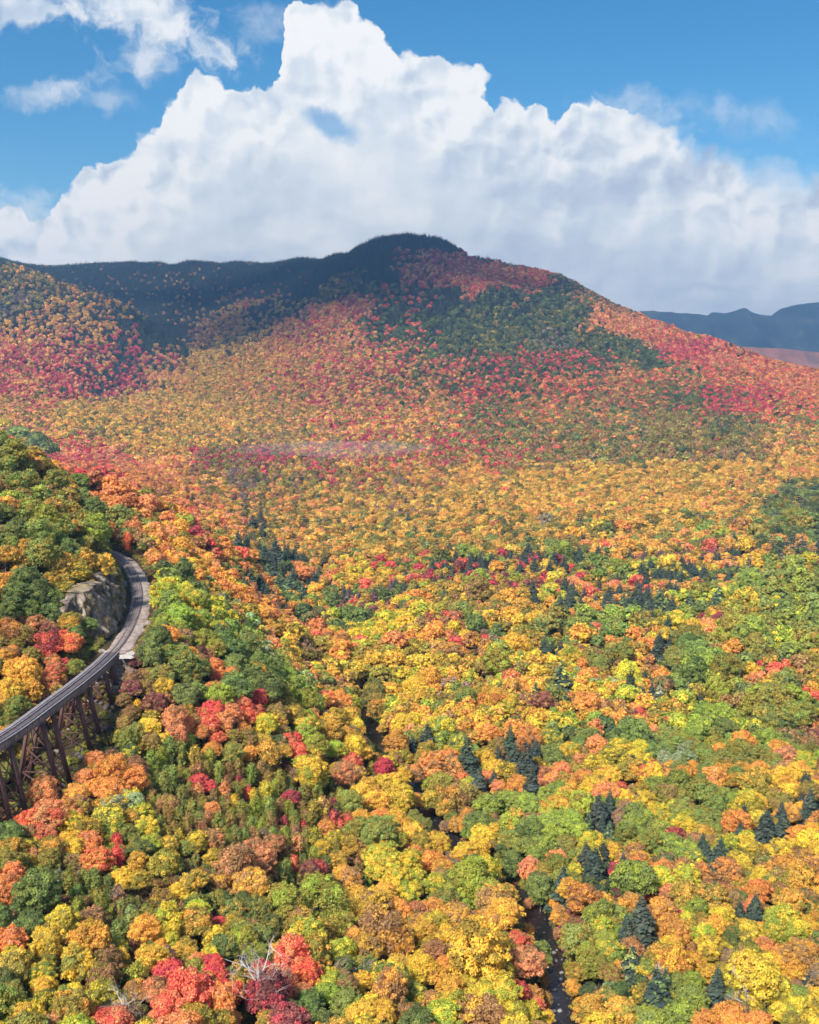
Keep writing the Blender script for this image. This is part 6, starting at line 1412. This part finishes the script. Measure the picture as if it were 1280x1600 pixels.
# --- the rest of each kind as one mass
def gn_scatter(name, P, S, idx, t1, t2, protos, label, seed=0, rotz=True):
    me = bpy.data.meshes.new(name); me.vertices.add(len(P)); me.vertices.foreach_set('co', np.asarray(P, np.float32).ravel())
    def at(nm, ty_, a, key='value'):
        q = me.attributes.new(nm, ty_, 'POINT'); q.data.foreach_set(key, np.ascontiguousarray(a).ravel())
    r = np.random.RandomState(seed)
    at('size', 'FLOAT_VECTOR', np.asarray(S, np.float32), 'vector')
    rot = np.zeros((len(P), 3), np.float32); rot[:, 2] = r.rand(len(P))*2*PI
    at('turn', 'FLOAT_VECTOR', rot, 'vector')
    at('pick', 'INT', np.asarray(idx, np.int32))
    for nm, a in (('tint', t1), ('tint_two', t2)):
        c4 = np.ones((len(P), 4), np.float32); c4[:, :3] = a; at(nm, 'FLOAT_COLOR', c4, 'color')
    o = link(name, me, kind='stuff', label=label)
    col = bpy.data.collections.new(name+'_kinds')
    for k, pm in enumerate(protos):
        po = bpy.data.objects.new(f'{name}_kind_{k:02d}', pm); col.objects.link(po)
    ng = bpy.data.node_groups.new(name, 'GeometryNodeTree')
    ng.interface.new_socket('Geometry', in_out='INPUT', socket_type='NodeSocketGeometry'); ng.interface.new_socket('Geometry', in_out='OUTPUT', socket_type='NodeSocketGeometry')
    N = ng.nodes; L = ng.links
    gi = N.new('NodeGroupInput'); go = N.new('NodeGroupOutput'); ip = N.new('GeometryNodeInstanceOnPoints'); ci = N.new('GeometryNodeCollectionInfo'); mp_ = N.new('GeometryNodeMeshToPoints')
    ci.inputs['Collection'].default_value = col; ci.inputs['Separate Children'].default_value = True; ci.inputs['Reset Children'].default_value = True
    def na(nm, ty_):
        q = N.new('GeometryNodeInputNamedAttribute'); q.data_type = ty_; q.inputs['Name'].default_value = nm; return q.outputs[0]
    L.new(gi.outputs[0], mp_.inputs[0]); L.new(mp_.outputs[0], ip.inputs['Points']); L.new(ci.outputs[0], ip.inputs['Instance'])
    ip.inputs['Pick Instance'].default_value = True
    L.new(na('pick', 'INT'), ip.inputs['Instance Index']); L.new(na('size', 'FLOAT_VECTOR'), ip.inputs['Scale'])
    L.new(na('turn', 'FLOAT_VECTOR'), ip.inputs['Rotation'])
    L.new(ip.outputs[0], go.inputs[0])
    md = o.modifiers.new('scatter', 'NODES'); md.node_group = ng
    return o
rest = [t_ for t_ in TR if id(t_) not in INDIV]
def mass(name, lst, far_mask, label, conif):
    P = []; S = []; I = []; A = []; B = []
    if conif: protos = NEAR_K+MID_K+FAR_K; o1, o2_, o3 = (0, 3), (3, 3), (6, 3)
    else: protos = NEAR_B+MID_B+FAR_B+NEAR_N+NEAR_T; o1, o2_, o3 = (0, 7), (7, 6), (13, 5)
    for t_ in lst:
        R = t_[3]; kd_ = t_[6]; h = min(hc(kd_, R), 11.5)
        nearq = t_[1] < 330
        if kd_ == 'k': P.append((t_[0], t_[1], t_[2]+.1)); S.append((R*1.15, R*1.15, R*1.3)); o = o1 if nearq else o2_; I.append(o[0]+rng.randint(o[1]))
        elif kd_ == 'n': P.append((t_[0], t_[1], t_[2]+h*.95)); S.append((R*.8, R*.8, R*.85)); I.append(18+rng.randint(4))
        elif kd_ == 't': P.append((t_[0], t_[1], t_[2]+h)); S.append((R, R, R)); I.append(22+rng.randint(2))
        else: P.append((t_[0], t_[1], t_[2]+h)); S.append((R, R, R*(.95+.2*rng.rand()))); o = o1 if nearq else o2_; I.append(o[0]+rng.randint(o[1]))
        a, b_ = tints(t_[4], t_[5]); A.append(a); B.append(b_)
    fx, fyy, fzz, fr, fcd = far[far_mask, 0], far[far_mask, 1], fz[far_mask], fR[far_mask], fcode[far_mask]
    n = len(fx)
    T_ = np.array([TINT[c] for c in CODES])*.90; T2 = T_*np.array((1.08, .94, .85))
    kk = (1+rng.normal(size=(n, 1))*.20)*(1+rng.normal(size=(n, 3))*.05)
    T_[CODES.index('am')] = T_[CODES.index('am')]*.5+T_[CODES.index('go')]*.5; T_ = T_*.88+T_.mean(1)[:, None]*.12; fa = np.clip(T_[fcd]*kk, .004, .95); fb = np.clip(T2[fcd]*kk, .004, .95)
    nearm = fyy < 1350
    if conif:
        fs = fr*.92*(.8+.4*rng.rand(n)); fp = np.stack([fx, fyy, fzz+.1], 1); sc = np.stack([fs, fs, fs*1.15], 1); fi = np.where(nearm, 3+rng.randint(0, 3, n), 6+rng.randint(0, 3, n))
    else:
        fs = fr; fp = np.stack([fx, fyy, fzz+fr*1.5+.8], 1); sc = np.stack([fs, fs, fs*(1.05+.45*rng.rand(n))], 1); fi = np.where(nearm, 7+rng.randint(0, 6, n), 13+rng.randint(0, 5, n))
    P = np.concatenate([np.array(P).reshape(-1, 3), fp]); S = np.concatenate([np.array(S).reshape(-1, 3), sc]); I = np.r_[np.array(I, int), fi]
    A = np.concatenate([np.array(A).reshape(-1, 3), fa]); B = np.concatenate([np.array(B).reshape(-1, 3), fb])
    print(name, len(P))
    return gn_scatter(name, P, S, I, A, B, protos, label, 5)
mass('broadleaf_forest', [t_ for t_ in rest if t_[6] != 'k'], fcode != K_, 'red, orange, gold and green autumn forest covering the valley and mountains', False)
mass('spruce_forest', [t_ for t_ in rest if t_[6] == 'k'], fcode == K_, 'dark spruce and fir forest on the upper slopes and in the valley', True)

# understorey of bushes wherever crowns leave gaps
xs, ys = sample_field(110, 480, 60000, .43)
dT, iT, sT = near_line(xs, ys, TRK); dC, _, _ = near_line(xs, ys, CREEK); dB, _, _ = near_line(xs, ys, TRIB); sT_ = np.interp(iT, np.arange(len(_seg)), _seg)
ok = ~((xs < 0) & (ys < 520) & (dT < 5.6) & (sT_ > S_END-2)) & (dC > 3.6) & (dB > 2.0)
ok &= ~((dT < 6) & (sT_ <= S_END-2) & (rng.rand(len(xs)) < .75))
xs, ys = xs[ok], ys[ok]; zs = ground(xs, ys); n = len(xs)
bR = .5+1.0*rng.rand(n)**1.5
cc_ = np.array([TINT[c] for c in ('ol', 'g', 'b', 'dg', 'go', 'm', 'b', 'lg')])*.8
ci_ = rng.randint(0, 8, n); ci_ = np.where(vnoise(xs/12, ys/12, 5) > .55, np.array([0, 1, 3, 1, 0, 3, 7, 7])[ci_], ci_)
gn_scatter('undergrowth', np.stack([xs, ys, zs+bR*.35], 1), np.stack([bR, bR, bR*.9], 1), rng.randint(0, 6, n), cc_[ci_], cc_[(ci_+1) % 8], MID_B, 'olive and russet undergrowth between the trees', 9)

# ------------------------------------------------------------------ bare trees
def bare(px_, py_, h, label, seed, lean=0.0, mb_=None, name='dead_tree', cat='dead tree', r0=.05, nb=11, sp=.85):
    X1, Y1, Z1, D1 = place(np.array([px_], float), np.array([py_], float), np.array([h*.30*F_PX/190]), ['b'])
    x, y = float(X1[0]), float(Y1[0]); z = float(ground(np.array([x]), np.array([y]))[0])
    e = thing(name, label, cat, (x, y, z)); R = h/2.2
    o = link('trunk', limbs(seed, HB, nb, r0, sp, 5, True).mesh('trunk', M_DEAD, True), e); o.scale = (R, R, R); o.rotation_euler = (0, lean, seed)
bare(405, 1552, 11.0, 'bare white dead tree with many twisting branches at the bottom edge, beside the crimson maple', 5, .12, r0=.06, nb=8, sp=.9)
bare(1170, 1570, 8, 'bare pale grey tree near the bottom right, below the big golden tree', 8, .05)
bare(190, 1590, 7.5, 'small white bare tree at the bottom edge, right of the lower-left scarlet maple', 12, .1, r0=.04)
bare(1030, 1532, 7.5, 'grey spiky snag between dark firs in the lower right', 14, 0, r0=.035, nb=14, sp=.28)
bare(590, 1215, 8, 'leaning white dead trunk in front of a crimson maple in mid valley', 17, .6, r0=.045, nb=4, sp=.5)

# ------------------------------------------------------------------ air
def volume_mat(name, color, density, aniso=.2):
    m, t, out = mat(name)
    v = t.new('ShaderNodeVolumePrincipled'); v.inputs['Color'].default_value = (*color, 1); v.inputs['Density'].default_value = density; v.inputs['Anisotropy'].default_value = aniso
    t.l.new(v.outputs[0], out.inputs['Volume']); return m
mb = MB(); mb.box((0, 4500, 165), (7500, 0, 0), (0, 5300, 0), (0, 0, 375))
hz = link('haze', mb.mesh('haze', volume_mat('blue_air', (.30, .58, 1.0), 9.5e-5)), kind='stuff', label='thin blue autumn haze over the valley')

_a, _e = az_of(520, 712); _y = 1440.0
bm = bmesh.new(); bmesh.ops.create_icosphere(bm, subdivisions=4, radius=1)
for v in bm.verts:
    c = v.co.copy(); k_ = 1+.9*(float(fbm(np.array([c.x*1.6+5]), np.array([c.y*1.6+c.z*1.3+3]), 4, 4)[0])-.5)
    v.co = Vector((c.x*120*k_, c.y*48*k_, c.z*13*k_))
me = bpy.data.meshes.new('mist'); bm.to_mesh(me); bm.free(); me.materials.append(volume_mat('mist_air', (.95, .97, 1.0), .0032, .1))
link('mist', me, None, (_a*_y, _y, _e*_y+9), kind='stuff', label='thin wisp of pale mist lying over the forest at the mountain foot')

# ------------------------------------------------------------------ unseen clouds added well above the picture to darken the mountains
def shade_cloud_mat(name, k):
    m, t, out = mat(name)
    d_ = t.new('ShaderNodeBsdfDiffuse'); d_.inputs[0].default_value = (.93, .94, .96, 1); tp = t.new('ShaderNodeBsdfTransparent'); mx = t.new('ShaderNodeMixShader')
    mx.inputs[0].default_value = k; t.l.new(tp.outputs[0], mx.inputs[1]); t.l.new(d_.outputs[0], mx.inputs[2]); t.l.new(mx.outputs[0], out.inputs[0]); return m
CM_ = (shade_cloud_mat('thin_shade_cloud', .065), shade_cloud_mat('thick_shade_cloud', .17))
def cloud(cx, cy, rx, ry, rz, seed, label, m):
    bm = bmesh.new(); bmesh.ops.create_icosphere(bm, subdivisions=6, radius=1)
    V = np.array([v.co for v in bm.verts]); F = np.array([[v.index for v in f.verts] for f in bm.faces]); bm.free()
    a = V[:, 0]*2.2+seed; b_ = V[:, 1]*2.2+V[:, 2]*1.1
    k = 1+1.0*(fbm(a, b_, 5, seed)-.5)+.3*(1-np.abs(fbm(a*2, b_*2, 3, seed+9)*2-1))
    V = V*k[:, None]*np.array((rx, ry, rz)); V[:, 2] = np.where(V[:, 2] < 0, V[:, 2]*.3, V[:, 2])
    link('cloud', mesh_np('cloud', V, F, [m], True), None, (cx, cy, 1750), kind='stuff', label=label)
_off = np.array((sun_dir.x, sun_dir.y))/sun_dir.z*1650
for i, (gx, gy, rx, ry, rz, th) in enumerate([(-700, 4550, 1500, 680, 120, 1), (-120, 3250, 520, 420, 100, 0), (350, 2750, 900, 800, 110, 0), (-150, 3900, 700, 480, 110, 0)]):
    cloud(gx+_off[0], gy+_off[1], rx, ry, rz, 3+i*5, 'unseen cloud added high above the picture to shade the mountains', CM_[th])
